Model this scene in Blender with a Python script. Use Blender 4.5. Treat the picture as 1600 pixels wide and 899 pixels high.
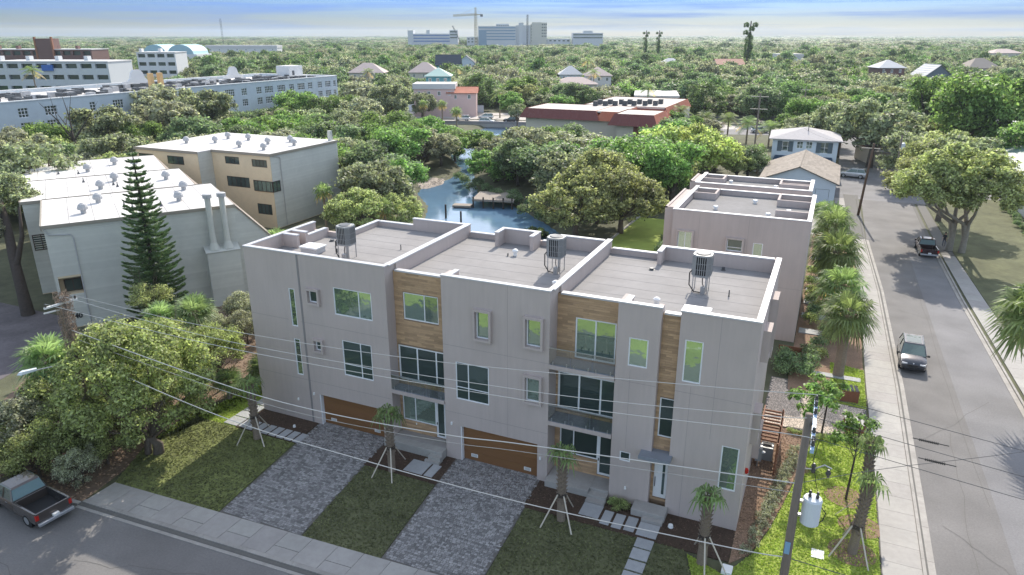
import bpy, math, random
import numpy as np
from mathutils import Vector, Matrix
PI=math.pi; R_=math.radians
for o in list(bpy.data.objects): bpy.data.objects.remove(o)
SC=bpy.context.scene; C=SC.collection
# ------------------------------------------------------------------ camera
cam=bpy.data.cameras.new('camera'); co=bpy.data.objects.new('camera',cam); C.objects.link(co); SC.camera=co
cam.sensor_width=36; cam.lens=36*1110/1600; cam.clip_start=.5; cam.clip_end=12000
co.location=(34.09,-33.49,25); co.rotation_euler=(R_(90-19.61),0,R_(24))
# ------------------------------------------------------------------ light
SUN_EL=38.2; sd=Vector((-.09,1,0)).normalized()          # horizontal direction towards the sun
sun=bpy.data.lights.new('sun','SUN'); sun.energy=2.7; sun.angle=R_(.53); sun.color=(1,.93,.82)
so=bpy.data.objects.new('sun',sun); C.objects.link(so)
sv=Vector((sd.x*math.cos(R_(SUN_EL)),sd.y*math.cos(R_(SUN_EL)),math.sin(R_(SUN_EL))))
so.rotation_euler=sv.to_track_quat('Z','Y').to_euler(); so.location=sv*200
W=bpy.data.worlds.new('World'); SC.world=W; W.use_nodes=True; nt=W.node_tree; nt.nodes.clear()
def N(nt,t,**k):
    n=nt.nodes.new(t)
    for a,b in k.items():
        if a.startswith('i_'): n.inputs[a[2:].replace('_',' ')].default_value=b
        else: setattr(n,a,b)
    return n
sky=N(nt,'ShaderNodeTexSky',sky_type='NISHITA',sun_disc=False,sun_elevation=R_(SUN_EL),sun_rotation=math.atan2(sd.x,sd.y),air_density=1.0,dust_density=.6,ozone_density=2.0,altitude=0)
tc=N(nt,'ShaderNodeTexCoord'); mp=N(nt,'ShaderNodeMapping'); mp.inputs['Scale'].default_value=(2.2,2.2,60); mp.inputs['Rotation'].default_value=(.012,.018,.4)
nz=N(nt,'ShaderNodeTexNoise'); nz.inputs['Scale'].default_value=1.6; nz.inputs['Detail'].default_value=7; nz.inputs['Roughness'].default_value=.6
cr=N(nt,'ShaderNodeValToRGB'); cr.color_ramp.elements[0].position=.46; cr.color_ramp.elements[1].position=.70
hs=N(nt,'ShaderNodeMixRGB',blend_type='MULTIPLY'); hs.inputs[0].default_value=1; hs.inputs[2].default_value=(1.32,1.06,.84,1)
mx=N(nt,'ShaderNodeMixRGB'); mx.inputs[2].default_value=(5.6,6.0,6.7,1)
mm=N(nt,'ShaderNodeMath',operation='MULTIPLY'); mm.inputs[1].default_value=.85
bg=N(nt,'ShaderNodeBackground'); bg.inputs['Strength'].default_value=.15; wo=N(nt,'ShaderNodeOutputWorld')
l=nt.links.new
l(tc.outputs['Generated'],mp.inputs[0]); l(mp.outputs[0],nz.inputs['Vector']); l(nz.outputs['Fac'],cr.inputs[0])
l(cr.outputs[0],mm.inputs[0]); l(mm.outputs[0],mx.inputs[0]); l(sky.outputs[0],hs.inputs[1]); l(hs.outputs[0],mx.inputs[1])
sx=N(nt,'ShaderNodeSeparateXYZ'); l(tc.outputs['Generated'],sx.inputs[0]); er=N(nt,'ShaderNodeValToRGB'); e=er.color_ramp.elements; e[0].position=0; e[0].color=(.115,.16,.215,1); e[1].position=.30; e[1].color=(1,1,1,1); q=e.new(.05); q.color=(.075,.18,.52,1); q=e.new(.14); q.color=(.5,.62,.85,1)
hm_=N(nt,'ShaderNodeMixRGB',blend_type='MULTIPLY'); hm_.inputs[0].default_value=1; l(sx.outputs['Z'],er.inputs[0]); l(mx.outputs[0],hm_.inputs[1]); l(er.outputs[0],hm_.inputs[2]); l(hm_.outputs[0],bg.inputs[0]); l(bg.outputs[0],wo.inputs[0])
SC.view_settings.view_transform='Standard'; SC.view_settings.look='None'; SC.view_settings.exposure=1.15; SC.view_settings.gamma=1
SC.cycles.max_bounces=6; SC.cycles.diffuse_bounces=3; SC.cycles.glossy_bounces=3; SC.cycles.transmission_bounces=3; SC.cycles.caustics_reflective=False
# ------------------------------------------------------------------ materials
M={}
def mat(name,col,rough=.8,amt=.12,scale=3.,bump=0,bscale=None,metal=0,spec=.4,island=0,objvar=0,amt2=0,scale2=.3,stretch=None,trans=0,coat=0):
    if name in M: return M[name]
    m=bpy.data.materials.new(name); m.use_nodes=True; t=m.node_tree; b=t.nodes['Principled BSDF']; L=t.links.new
    b.inputs['Roughness'].default_value=rough; b.inputs['Metallic'].default_value=metal; b.inputs['Specular IOR Level'].default_value=spec
    if coat: b.inputs['Coat Weight'].default_value=coat; b.inputs['Coat Roughness'].default_value=.04
    tx=N(t,'ShaderNodeTexCoord'); vec=tx.outputs['Object']
    if stretch:
        mq=N(t,'ShaderNodeMapping'); mq.inputs['Scale'].default_value=stretch; L(vec,mq.inputs[0]); vec=mq.outputs[0]
    def mul(cur,fac,a):
        # cur * (1-a + 2a*fac)
        q=N(t,'ShaderNodeMath',operation='MULTIPLY_ADD'); q.inputs[1].default_value=2*a; q.inputs[2].default_value=1-a; L(fac,q.inputs[0])
        w=N(t,'ShaderNodeVectorMath',operation='SCALE'); L(q.outputs[0],w.inputs['Scale'])
        if cur is None: w.inputs[0].default_value=col[:3]
        else: L(cur,w.inputs[0])
        return w.outputs[0]
    cur=None
    if amt:
        n=N(t,'ShaderNodeTexNoise'); n.inputs['Scale'].default_value=scale; n.inputs['Detail'].default_value=6; n.inputs['Roughness'].default_value=.65; L(vec,n.inputs['Vector'])
        cur=mul(cur,n.outputs['Fac'],amt*2)
    if amt2:
        n=N(t,'ShaderNodeTexNoise'); n.inputs['Scale'].default_value=scale2; n.inputs['Detail'].default_value=4; L(tx.outputs['Object'],n.inputs['Vector'])
        cur=mul(cur,n.outputs['Fac'],amt2*2)
    if island:
        g=N(t,'ShaderNodeNewGeometry'); cur=mul(cur,g.outputs['Random Per Island'],island)
    if objvar:
        oi=N(t,'ShaderNodeObjectInfo'); cur=mul(cur,oi.outputs['Random'],objvar)
        h=N(t,'ShaderNodeHueSaturation'); q=N(t,'ShaderNodeMath',operation='MULTIPLY_ADD'); q.inputs[1].default_value=.03; q.inputs[2].default_value=.493
        L(oi.outputs['Random'],q.inputs[0]); L(q.outputs[0],h.inputs['Hue']); L(cur,h.inputs['Color']); cur=h.outputs[0]
    if cur is None: b.inputs['Base Color'].default_value=(*col[:3],1)
    else: L(cur,b.inputs['Base Color'])
    if bump:
        n=N(t,'ShaderNodeTexNoise'); n.inputs['Scale'].default_value=bscale or scale*4; n.inputs['Detail'].default_value=5; L(vec,n.inputs['Vector'])
        bp=N(t,'ShaderNodeBump'); bp.inputs['Strength'].default_value=bump; bp.inputs['Distance'].default_value=.05; L(n.outputs['Fac'],bp.inputs['Height']); L(bp.outputs[0],b.inputs['Normal'])
    if trans:
        tr=N(t,'ShaderNodeBsdfTranslucent'); ms=N(t,'ShaderNodeMixShader'); ms.inputs[0].default_value=trans
        if cur is not None:
            sc=N(t,'ShaderNodeVectorMath',operation='MULTIPLY'); sc.inputs[1].default_value=(1.4,1.48,1.0); L(cur,sc.inputs[0]); L(sc.outputs[0],tr.inputs[0])
        L(b.outputs[0],ms.inputs[1]); L(tr.outputs[0],ms.inputs[2]); L(ms.outputs[0],t.nodes['Material Output'].inputs[0])
    M[name]=m; return m
def glassmat(name,tint,refl):
    m=bpy.data.materials.new(name); m.use_nodes=True; t=m.node_tree; b=t.nodes['Principled BSDF']
    b.inputs['Base Color'].default_value=(*tint,1); b.inputs['Roughness'].default_value=.03; b.inputs['Metallic'].default_value=refl; b.inputs['Specular IOR Level'].default_value=.8
    n=N(t,'ShaderNodeTexNoise'); n.inputs['Scale'].default_value=.9; n.inputs['Detail'].default_value=3; bp=N(t,'ShaderNodeBump'); bp.inputs['Strength'].default_value=.14; bp.inputs['Distance'].default_value=.1
    oi=N(t,'ShaderNodeObjectInfo'); q=N(t,'ShaderNodeMath',operation='MULTIPLY_ADD'); q.inputs[1].default_value=.55; q.inputs[2].default_value=.70; w=N(t,'ShaderNodeVectorMath',operation='SCALE'); w.inputs[0].default_value=tint; t.links.new(oi.outputs['Random'],q.inputs[0]); t.links.new(q.outputs[0],w.inputs['Scale']); t.links.new(w.outputs[0],b.inputs['Base Color'])
    tx=N(t,'ShaderNodeTexCoord'); t.links.new(tx.outputs['Object'],n.inputs['Vector']); t.links.new(n.outputs['Fac'],bp.inputs['Height']); t.links.new(bp.outputs[0],b.inputs['Normal'])
    M[name]=m; return m
stucco=mat('stucco',(.475,.405,.372),.9,.06,1.6,.14,60,amt2=.07,scale2=.3,stretch=(2.5,2.5,.22))
stucco2=mat('stucco_joint',(.31,.27,.255),.9,.03)
coping=mat('coping_metal',(.50,.50,.51),.45,.05,2)
wood=mat('wood_tile',(.44,.29,.17),.65,.16,5,.1,island=.22,stretch=(.6,1,6))
woodbase=mat('wood_tile_grout',(.24,.165,.105),.9,.1)
woodg=mat('garage_wood',(.19,.092,.037),.6,.12,4,.05,stretch=(.5,1,10),island=.10)
frame=mat('white_frame',(.78,.79,.80),.4,.02)
glass=glassmat('window_glass',(.33,.44,.37),.75)
glassd=glassmat('dark_glass',(.10,.14,.13),.5)
glassb=glassmat('balcony_glass',(.30,.27,.24),.3)
deck=mat('roof_membrane',(.255,.245,.24),.9,.07,2,.1,20,amt2=.12,scale2=.35)
deckd=mat('dark_membrane',(.195,.19,.19),.9,.10,2,.1,20,amt2=.12,scale2=.4)
bluegrey=mat('balcony_membrane',(.22,.24,.27),.6,.06)
metal=mat('galvanised_metal',(.42,.43,.44),.4,.1,6,metal=.7)
darkmetal=mat('dark_metal',(.10,.105,.11),.5,.1,metal=.3)
acgrey=mat('condenser_grey',(.30,.31,.31),.5,.06,metal=.2)
blk=mat('black_rubber',(.02,.02,.022),.7,.05)
white=mat('white_paint',(.78,.78,.77),.5,.03)
whiteroof=mat('white_roof',(.60,.58,.56),.85,.12,1.2,.05,amt2=.2,scale2=.14)
conc=mat('concrete',(.345,.325,.305),.85,.10,3,.12,60,amt2=.10,scale2=.4,objvar=.05)
concj=mat('concrete_joint',(.13,.125,.115),.9,.1)
curbm=mat('kerb_concrete',(.33,.31,.285),.85,.14,2.5,.12,50,amt2=.16,scale2=.8)
stone=mat('stepping_stone',(.36,.365,.37),.8,.10,4,.1,40,objvar=.06)
asph=mat('asphalt',(.172,.164,.158),.9,.16,9,.35,120,amt2=.2,scale2=.3)
asph2=mat('asphalt_patch',(.195,.19,.192),.9,.16,9,.35,120,amt2=.18,scale2=.3)
hwy=mat('highway_concrete',(.46,.42,.39),.9,.08,.5)
paver=mat('paver',(.265,.255,.25),.85,.06,8,.1,60,island=.42,amt2=.12,scale2=.7)
paverw=mat('paver_light',(.56,.47,.38),.85,.06,8,.1,60,island=.22)
sandj=mat('paver_sand',(.13,.12,.11),.95,.1)
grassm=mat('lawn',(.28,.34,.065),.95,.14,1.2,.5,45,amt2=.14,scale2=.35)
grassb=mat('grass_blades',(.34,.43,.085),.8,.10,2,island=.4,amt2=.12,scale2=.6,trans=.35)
grassdim=mat('grass_blades_dimmed',(.14,.15,.07),.8,.10,2,island=.45,amt2=.3,scale2=.5,trans=.3)  # blades darkened in colour for the shade on the front lawns
lawndull=mat('dull_lawn',(.115,.12,.06),.95,.22,1.5,.5,45,amt2=.3,scale2=.4)  # darker, duller green than the side lawn
grounds=mat('ground_cover',(.095,.098,.055),.95,.30,.8,.4,12,amt2=.25,scale2=.12)
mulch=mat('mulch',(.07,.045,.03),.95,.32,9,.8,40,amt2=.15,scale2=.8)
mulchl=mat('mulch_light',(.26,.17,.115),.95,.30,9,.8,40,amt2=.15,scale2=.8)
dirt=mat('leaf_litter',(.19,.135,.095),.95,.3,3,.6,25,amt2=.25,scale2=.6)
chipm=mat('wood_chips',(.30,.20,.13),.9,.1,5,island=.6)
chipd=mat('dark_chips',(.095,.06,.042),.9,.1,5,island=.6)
gravel=mat('oyster_gravel',(.40,.345,.30),.95,.2,4,.6,18,amt2=.15,scale2=.3)
bark=mat('bark',(.13,.105,.085),.95,.25,4,.6,12)
barkp=mat('palm_bark',(.24,.19,.145),.95,.25,5,.6,14,stretch=(1,1,3))
barkd=mat('dark_bark',(.06,.048,.04),.95,.25,4,.6,12)
polew=mat('pole_wood',(.19,.155,.125),.9,.2,5,.4,30,stretch=(6,6,.4))
lumber=mat('lumber',(.55,.49,.40),.8,.1,5)
lumberb=mat('brown_lumber',(.20,.085,.045),.75,.15,5)
siding=mat('grey_siding',(.53,.53,.475),.8,.05,1.5,.05,30,amt2=.06,scale2=.3,island=.05)
tan=mat('tan_wall',(.72,.59,.40),.85,.06,1.5,.1,40,amt2=.05)
brownf=mat('brown_frame',(.045,.025,.018),.6,.05)
hotelw=mat('hotel_blue',(.50,.56,.60),.85,.06,.6,amt2=.06,scale2=.1)
whitew=mat('white_wall',(.66,.66,.65),.85,.05,.6)
lblue=mat('pale_blue_wall',(.55,.62,.68),.8,.05,1,stretch=(1,1,12))
greyr=mat('grey_shingle',(.40,.38,.38),.9,.12,2,.2,30,stretch=(1,1,3),island=.14)
brnr=mat('tan_shingle',(.26,.225,.19),.9,.14,2,.2,30,island=.16)
orange=mat('terracotta_roof',(.42,.135,.075),.7,.1,2,island=.1)
maroon=mat('maroon_roof',(.17,.05,.042),.6,.1,2,island=.14)
cream=mat('cream_wall',(.60,.56,.47),.85,.05)
pink=mat('pink_wall',(.62,.46,.43),.85,.05)
teal=mat('teal_wall',(.10,.30,.34),.8,.05)
brick=mat('brown_hotel_wall',(.17,.10,.085),.85,.1)
plumb=mat('navy_awning',(.02,.05,.09),.7,.05)
polyw=mat('beige_wall2',(.50,.44,.36),.85,.05)
bluet=mat('blue_tarp',(.05,.14,.42),.5,.05)
yellowsh=mat('plywood',(.62,.40,.18),.8,.1)
skin=mat('skin',(.45,.27,.19),.6,.03)
cloth=mat('black_cloth',(.025,.025,.03),.9,.1); clothb=mat('navy_cloth',(.04,.05,.09),.9,.1)
hair=mat('dark_hair',(.02,.014,.01),.6,.05)
tyre=mat('tyre',(.022,.022,.022),.85,.05); rim=mat('wheel_rim',(.45,.46,.48),.35,.04,metal=.6)
redl=mat('tail_lamp',(.45,.02,.015),.25,.02); headl=mat('head_lamp',(.7,.72,.74),.12,.02,metal=.4)
water=mat('creek_water',(.12,.21,.31),.07,.1,.3,.22,1.6,spec=.9,amt2=.2,scale2=.06)
water.node_tree.nodes['Principled BSDF'].inputs['IOR'].default_value=1.33
ferro=mat('insulator',(.06,.055,.05),.4,.05); cable=mat('bright_cable',(.50,.49,.47),.5,.05); cabled=mat('dark_cable',(.09,.09,.09),.6,.05)
trf=mat('transformer_paint',(.60,.64,.68),.35,.03); armb=mat('fibreglass_arm',(.32,.45,.62),.4,.1,2)
# ------------------------------------------------------------------ builders
SPLIT={'parapet','recess_wall','coping','membrane_seam','stucco_joint','balcony_wall','post_shoe','roof_pipe','fascia','porch_step','porch','panel_backing','pilaster','vent_pipe','brace','outer_wall','gable_wall','bed_liner'}
class MB:
    def __init__(s): s.v=[];s.f=[];s.m=[];s.T=Matrix.Identity(4);s.k=0
    def add(s,vs,fs):
        b=len(s.v); s.v+=[tuple(s.T@Vector(p)) for p in vs]; s.f+=[tuple(b+i for i in f) for f in fs]; s.m+=[s.k]*len(fs); return s
    def box(s,x0,y0,z0,x1,y1,z1):
        if x0>x1:x0,x1=x1,x0
        if y0>y1:y0,y1=y1,y0
        if z0>z1:z0,z1=z1,z0
        return s.add([(x0,y0,z0),(x1,y0,z0),(x1,y1,z0),(x0,y1,z0),(x0,y0,z1),(x1,y0,z1),(x1,y1,z1),(x0,y1,z1)],[(0,3,2,1),(4,5,6,7),(0,1,5,4),(1,2,6,5),(2,3,7,6),(3,0,4,7)])
    def prism(s,poly,z0,z1):
        n=len(poly); a=sum(poly[i][0]*poly[(i+1)%n][1]-poly[(i+1)%n][0]*poly[i][1] for i in range(n))
        if a<0: poly=poly[::-1]
        vs=[(x,y,z0) for x,y in poly]+[(x,y,z1) for x,y in poly]
        return s.add(vs,[tuple(range(n))[::-1],tuple(range(n,2*n))]+[(i,(i+1)%n,n+(i+1)%n,n+i) for i in range(n)])
    def tube(s,pts,r,n=6,cap=True):
        pts=[Vector(p) for p in pts]; k=len(pts); rs=r if isinstance(r,(list,tuple)) else [r]*k
        vs=[];up=None
        for i,p in enumerate(pts):
            d=(pts[min(i+1,k-1)]-pts[max(i-1,0)]).normalized()
            if up is None: up=Vector((0,0,1)) if abs(d.z)<.9 else Vector((1,0,0))
            a=(up-d*up.dot(d)); a=a.normalized() if a.length>1e-4 else d.orthogonal().normalized(); b=d.cross(a); up=a
            for j in range(n):
                t=2*PI*j/n; vs.append(tuple(p+(a*math.cos(t)+b*math.sin(t))*rs[i]))
        fs=[(i*n+j,i*n+(j+1)%n,(i+1)*n+(j+1)%n,(i+1)*n+j) for i in range(k-1) for j in range(n)]
        if cap: fs+=[tuple(range(n))[::-1],tuple(range((k-1)*n,k*n))]
        return s.add(vs,fs)
    def beam(s,p,q,w,h=None):
        h=h or w; p=Vector(p);q=Vector(q);d=(q-p); L=d.length; m=d.to_track_quat('Z','Y').to_matrix().to_4x4(); m.translation=p
        o=s.T; s.T=o@m; s.box(-w/2,-h/2,0,w/2,h/2,L); s.T=o; return s
    def lathe(s,prof,x=0,y=0,n=12):
        vs=[(x+r*math.cos(2*PI*j/n),y+r*math.sin(2*PI*j/n),z) for r,z in prof for j in range(n)]; k=len(prof)
        fs=[(i*n+j,i*n+(j+1)%n,(i+1)*n+(j+1)%n,(i+1)*n+j) for i in range(k-1) for j in range(n)]+[tuple(range(n))[::-1],tuple(range((k-1)*n,k*n))]
        return s.add(vs,fs)
    def mesh(s,name,mats,smooth=False):
        me=bpy.data.meshes.new(name); me.from_pydata(s.v,[],s.f)
        mats=mats if isinstance(mats,(list,tuple)) else [mats]
        for m in mats: me.materials.append(m)
        if len(mats)>1: me.polygons.foreach_set('material_index',s.m)
        if smooth: me.polygons.foreach_set('use_smooth',[True]*len(me.polygons))
        me.update(); return me
    def comps(s):
        p=list(range(len(s.v)))
        def f(a):
            while p[a]!=a: p[a]=p[p[a]]; a=p[a]
            return a
        for q in s.f:
            for i in q[1:]: p[f(i)]=f(q[0])
        g={}
        for q,mi in zip(s.f,s.m): g.setdefault(f(q[0]),[]).append((q,mi))
        return list(g.values())
    def build(s,name,mats,parent=None,smooth=False,bevel=0,**k):
        if name in SPLIT and parent and len(s.f)<2400:
            g=s.comps(); last=None
            if len(g)>1:
                for fs in g:
                    ids=sorted({i for q,_ in fs for i in q}); mp={a:b for b,a in enumerate(ids)}; m=MB(); m.v=[s.v[i] for i in ids]; m.f=[tuple(mp[i] for i in q) for q,_ in fs]; m.m=[mi for _,mi in fs]
                    last=link(name,m.mesh(name,mats,smooth),parent,bevel=bevel,**k)
                return last
        return link(name,s.mesh(name,mats,smooth),parent,bevel=bevel,**k)
def link(name,me,parent=None,loc=None,rz=None,bevel=0,**k):
    o=bpy.data.objects.new(name,me); C.objects.link(o)
    if parent: o.parent=parent
    if loc is not None: o.location=loc
    if rz is not None: o.rotation_euler=(0,0,rz)
    if bevel:
        b=o.modifiers.new('bevel','BEVEL'); b.width=bevel; b.segments=2; b.limit_method='ANGLE'
    for a,v in k.items(): o[a]=v
    return o
def thing(name,label,cat,loc=(0,0,0),rz=0,group=None):
    o=bpy.data.objects.new(name,None); C.objects.link(o); o.location=loc; o.rotation_euler=(0,0,rz); o['label']=label; o['category']=cat
    o.empty_display_size=.5
    if group: o['group']=group
    return o
def tag(o,label,cat,group=None):
    o['label']=label; o['category']=cat
    if group: o['group']=group
    return o
def dup(root,loc,rz=0,sc=(1,1,1),label=None,group=None):
    r=root.copy(); C.objects.link(r); r.location=loc; r.rotation_euler=(0,0,rz); r.scale=sc
    if label: r['label']=label
    if group: r['group']=group
    elif 'group' in r.keys() and label and group is False: del r['group']
    for ch in CH.get(root.name,()) or children(root):
        c=ch.copy(); C.objects.link(c); c.parent=r
        for g in children(ch):
            d=g.copy(); C.objects.link(d); d.parent=c
    return r
CH={}
def children(o): return CHM.get(o.name,[])
CHM={}
def index():
    CHM.clear()
    for o in C.objects:
        if o.parent: CHM.setdefault(o.parent.name,[]).append(o)
def struct(mb,name,m,parent=None,**k):
    o=mb.build(name,m,parent,**k)
    if not parent: o['kind']='structure'
    return o
def wall(mb,x0,x1,z0,z1,ops=(),t=.25,y=0):
    xs=sorted({x0,x1,*[v for o in ops for v in (o[0],o[1]) if x0<v<x1]}); zs=sorted({z0,z1,*[v for o in ops for v in (o[2],o[3]) if z0<v<z1]})
    for i in range(len(xs)-1):
        run=None
        for j in range(len(zs)-1):
            cx=(xs[i]+xs[i+1])/2; cz=(zs[j]+zs[j+1])/2
            if any(o[0]<cx<o[1] and o[2]<cz<o[3] for o in ops):
                if run is not None: mb.box(xs[i],y,run,xs[i+1],y+t,zs[j]); run=None
            elif run is None: run=zs[j]
        if run is not None: mb.box(xs[i],y,run,xs[i+1],y+t,zs[-1])
def tmat(loc=(0,0,0),rz=0): return Matrix.Translation(loc)@Matrix.Rotation(rz,4,'Z')
def window(parent,x0,x1,z0,z1,y=0,cols=(),rows=(),fw=.07,T=None,g=None,fm=None,name='window',dep=.07,label=None):
    """frame with mullions at given x / z fractions; glass panes set back; wall plane at y, facing -y"""
    T=T or Matrix.Identity(4); g=g or glass; fm=fm or frame
    mb=MB(); mb.T=T; a=y+.03; b=a+dep
    mb.box(x0,a,z0,x0+fw,b,z1).box(x1-fw,a,z0,x1,b,z1).box(x0+fw,a,z0,x1-fw,b,z0+fw).box(x0+fw,a,z1-fw,x1-fw,b,z1)
    cx=[x0+fw]+[v for c in cols for v in (x0+(x1-x0)*c-fw*.45,x0+(x1-x0)*c+fw*.45)]+[x1-fw]
    cz=[z0+fw]+[v for c in rows for v in (z0+(z1-z0)*c-fw*.35,z0+(z1-z0)*c+fw*.35)]+[z1-fw]
    for i in range(1,len(cx)-1,2): mb.box(cx[i],a+.005,z0+fw,cx[i+1],b-.002,z1-fw)
    for j in range(1,len(cz)-1,2):
        for i in range(0,len(cx),2): mb.box(cx[i],a+.008,cz[j],cx[i+1],b-.004,cz[j+1])
    w=mb.build(name,fm,parent)
    if label: w['label']=label
    for i in range(0,len(cx),2):
        for j in range(0,len(cz),2):
            q=MB(); q.T=T; q.box(cx[i],a+.03,cz[j],cx[i+1],a+.045,cz[j+1]); q.build('pane',g,w)
    return w
def planks(mb,x0,x1,z0,z1,ops,y,h=.145,L=1.0,dep=.015,seed=0):
    rg=random.Random(seed); z=z0; r=0
    while z<z1-.02:
        x=x0-(r%3)*L/3
        while x<x1:
            a=max(x,x0)+.004; b=min(x+L,x1)-.004; c=min(z+h-.008,z1)
            segs=[(a,b)]
            for o in ops:
                if o[2]<c and o[3]>z:
                    ns=[]
                    for s0,s1 in segs:
                        if o[1]<=s0 or o[0]>=s1: ns.append((s0,s1)); continue
                        if o[0]-s0>.03: ns.append((s0,o[0]))
                        if s1-o[1]>.03: ns.append((o[1],s1))
                    segs=ns
            for s0,s1 in segs:
                if s1-s0>.03:
                    d=y-dep-rg.random()*.006; mb.add([(s0,d,z),(s1,d,z),(s1,d,c),(s0,d,c),(s0,y,z),(s1,y,z),(s1,y,c),(s0,y,c)],[(0,1,2,3),(3,2,6,7),(0,4,5,1),(0,3,7,4),(1,5,6,2)])
            x+=L
        z+=h; r+=1
def slab_poly(name,poly,z,m,t=None,parent=None):
    mb=MB(); mb.prism(poly,z-(t or .3),z); return struct(mb,name,m,parent)
# ------------------------------------------------------------------ terrain
CREEK=[(-14,33),(6,33),(9,42),(6,52),(-1,60),(-8,67),(-20,75.5),(-25,85),(-33,98),(-43,120),(-45,140),(-46,158),(-50,180),(-62,178),(-60,155),(-55,128),(-44,106),(-34.5,93),(-32,84),(-33,76),(-31,70),(-24,62),(-20,54),(-16,45)]
def inside(x,y,poly):
    c=False; n=len(poly)
    for i in range(n):
        x1,y1=poly[i]; x2,y2=poly[(i+1)%n]
        if (y1>y)!=(y2>y) and x<(x2-x1)*(y-y1)/(y2-y1)+x1: c=not c
    return c
def pdist(x,y,poly):
    d=1e9; n=len(poly)
    for i in range(n):
        ax,ay=poly[i]; bx,by=poly[(i+1)%n]; t=max(0,min(1,((x-ax)*(bx-ax)+(y-ay)*(by-ay))/((bx-ax)**2+(by-ay)**2)))
        d=min(d,math.hypot(x-ax-t*(bx-ax),y-ay-t*(by-ay)))
    return d
gx=[-7000,-3000,-1200,-600,-300,-150,-100]+[-80+1.6*i for i in range(62)]+[30,60,120,250,500,1200,3000,7000]
gy=[-400,-150,-60,-30,0,15,24]+[28+1.8*i for i in range(92)]+[200,240,300,500,900,1500,3000,7000]
gv=[]
for y in gy:
    for x in gx:
        z=-.012
        if -75<x<20 and 25<y<195:
            i=inside(x,y,CREEK)
            if i: z=-.35-min(1.3,pdist(x,y,CREEK)*.55)
            elif pdist(x,y,CREEK)<1.7: z=-.2
        gv.append((x,y,z))
nx=len(gx); mb=MB(); mb.add(gv,[(j*nx+i,j*nx+i+1,(j+1)*nx+i+1,(j+1)*nx+i) for j in range(len(gy)-1) for i in range(nx-1)])
struct(mb,'ground',grounds,smooth=True)
mb=MB(); mb.add([(-72,26,-.85),(14,26,-.85),(14,192,-.85),(-72,192,-.85)],[(0,1,2,3)]); struct(mb,'creek_water',water)
# oyster shell bank
mb=MB(); poly=[(-46,80),(-42,86),(-37.5,91),(-34.5,89),(-31.6,84),(-29.8,79),(-30,74.5),(-34,71),(-40,73)]
cx=sum(p[0] for p in poly)/9; cy=sum(p[1] for p in poly)/9; rg=random.Random(3)
rings=[[(cx+(x-cx)*k+rg.uniform(-.4,.4),cy+(y-cy)*k+rg.uniform(-.4,.4)) for i in range(9) for x,y in [poly[i],((poly[i][0]+poly[(i+1)%9][0])/2,(poly[i][1]+poly[(i+1)%9][1])/2)]] for k in (1.05,.85,.55,.2)]
vs=[(x,y,z+rg.uniform(-.06,.06)) for r,z in zip(rings,(-1.2,-.62,-.3,-.1)) for x,y in r]
mb.add(vs,[(k*18+i,k*18+(i+1)%18,(k+1)*18+(i+1)%18,(k+1)*18+i) for k in range(3) for i in range(18)]+[tuple(range(54,72))]); struct(mb,'oyster_bank',gravel)
def pebbles(name,label,poly,n,z,size,m,seed,parent=None):
    rg=random.Random(seed); xs=[p[0] for p in poly]; ys=[p[1] for p in poly]; mb=MB(); k=0
    while k<n:
        x=rg.uniform(min(xs),max(xs)); y=rg.uniform(min(ys),max(ys))
        if not inside(x,y,poly): continue
        k+=1; a=rg.uniform(0,PI); s=size*rg.uniform(.5,1.4); c,sn=math.cos(a)*s,math.sin(a)*s; h=s*rg.uniform(.2,.7)
        mb.add([(x-c,y-sn,z),(x+sn*.5,y-c*.5,z),(x+c,y+sn,z),(x-sn*.5,y+c*.5,z),(x,y,z+h)],[(0,1,4),(1,2,4),(2,3,4),(3,0,4)])
    o=mb.build(name,m,parent); o['kind']='stuff'; return tag(o,label,name.replace('_',' '))
pebbles('oyster_shells','pale loose oyster shells scattered on the creek mudbank',poly,1500,-.45,.16,gravel,9)
# ------------------------------------------------------------------ streets
def yb(x): return -10.35+.052*x      # back edge of the front footpath
# roads
slab_poly('front_street',[(-140,yb(-140)-2.35),(38,yb(38)-2.35),(41.5,-12),(41.5,-26),(-140,yb(-140)-10.5)],.0,asph)
struct(MB().prism([(41.45,-60),(49.6,-60),(49.2,20),(48.1,45),(47.6,62),(46.9,92),(46.5,150),(39.2,150),(39.9,66),(40.9,45),(41.35,22)],-.2,-.002),'side_street',asph)
mb=MB(); mb.prism([(45.4,-60),(49.55,-60),(49.15,20),(48.05,45),(47.5,62),(44.4,62),(44.9,30),(45.3,8)],-.1,.003); struct(mb,'road_resurfacing_strip',asph2)
mb=MB(); mb.prism([(44.2,-10),(44.9,-10),(44.4,6),(44.1,5)],-.1,.006); 
rg=random.Random(5)
def crack(pts,w,name='road_crack'):
    mb=MB()
    for i in range(len(pts)-1):
        a=Vector((*pts[i],.008)); b=Vector((*pts[i+1],.008)); n=Vector((-(b-a).y,(b-a).x,0)).normalized()*w/2
        mb.add([a-n,b-n,b+n,a+n],[(0,1,2,3)])
    struct(mb,name,concj)
for st,en in [((47,22),(42,14)),((43.5,-1),(43.9,16)),((44.9,8),(44.2,52)),((2,-16),(9,-14)),((-14,-15),(1,-18)),((42,40),(48,36)),((41.6,60),(47.4,52)),((44,-2),(46.5,-12)),((42.5,5),(45,2)),((42,30),(43.6,27)),((41.6,73),(46,70))]:
    n=9; pts=[(st[0]+(en[0]-st[0])*i/n+rg.uniform(-.12,.12),st[1]+(en[1]-st[1])*i/n+rg.uniform(-.2,.2)) for i in range(n+1)]; crack(pts,.03)
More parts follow.
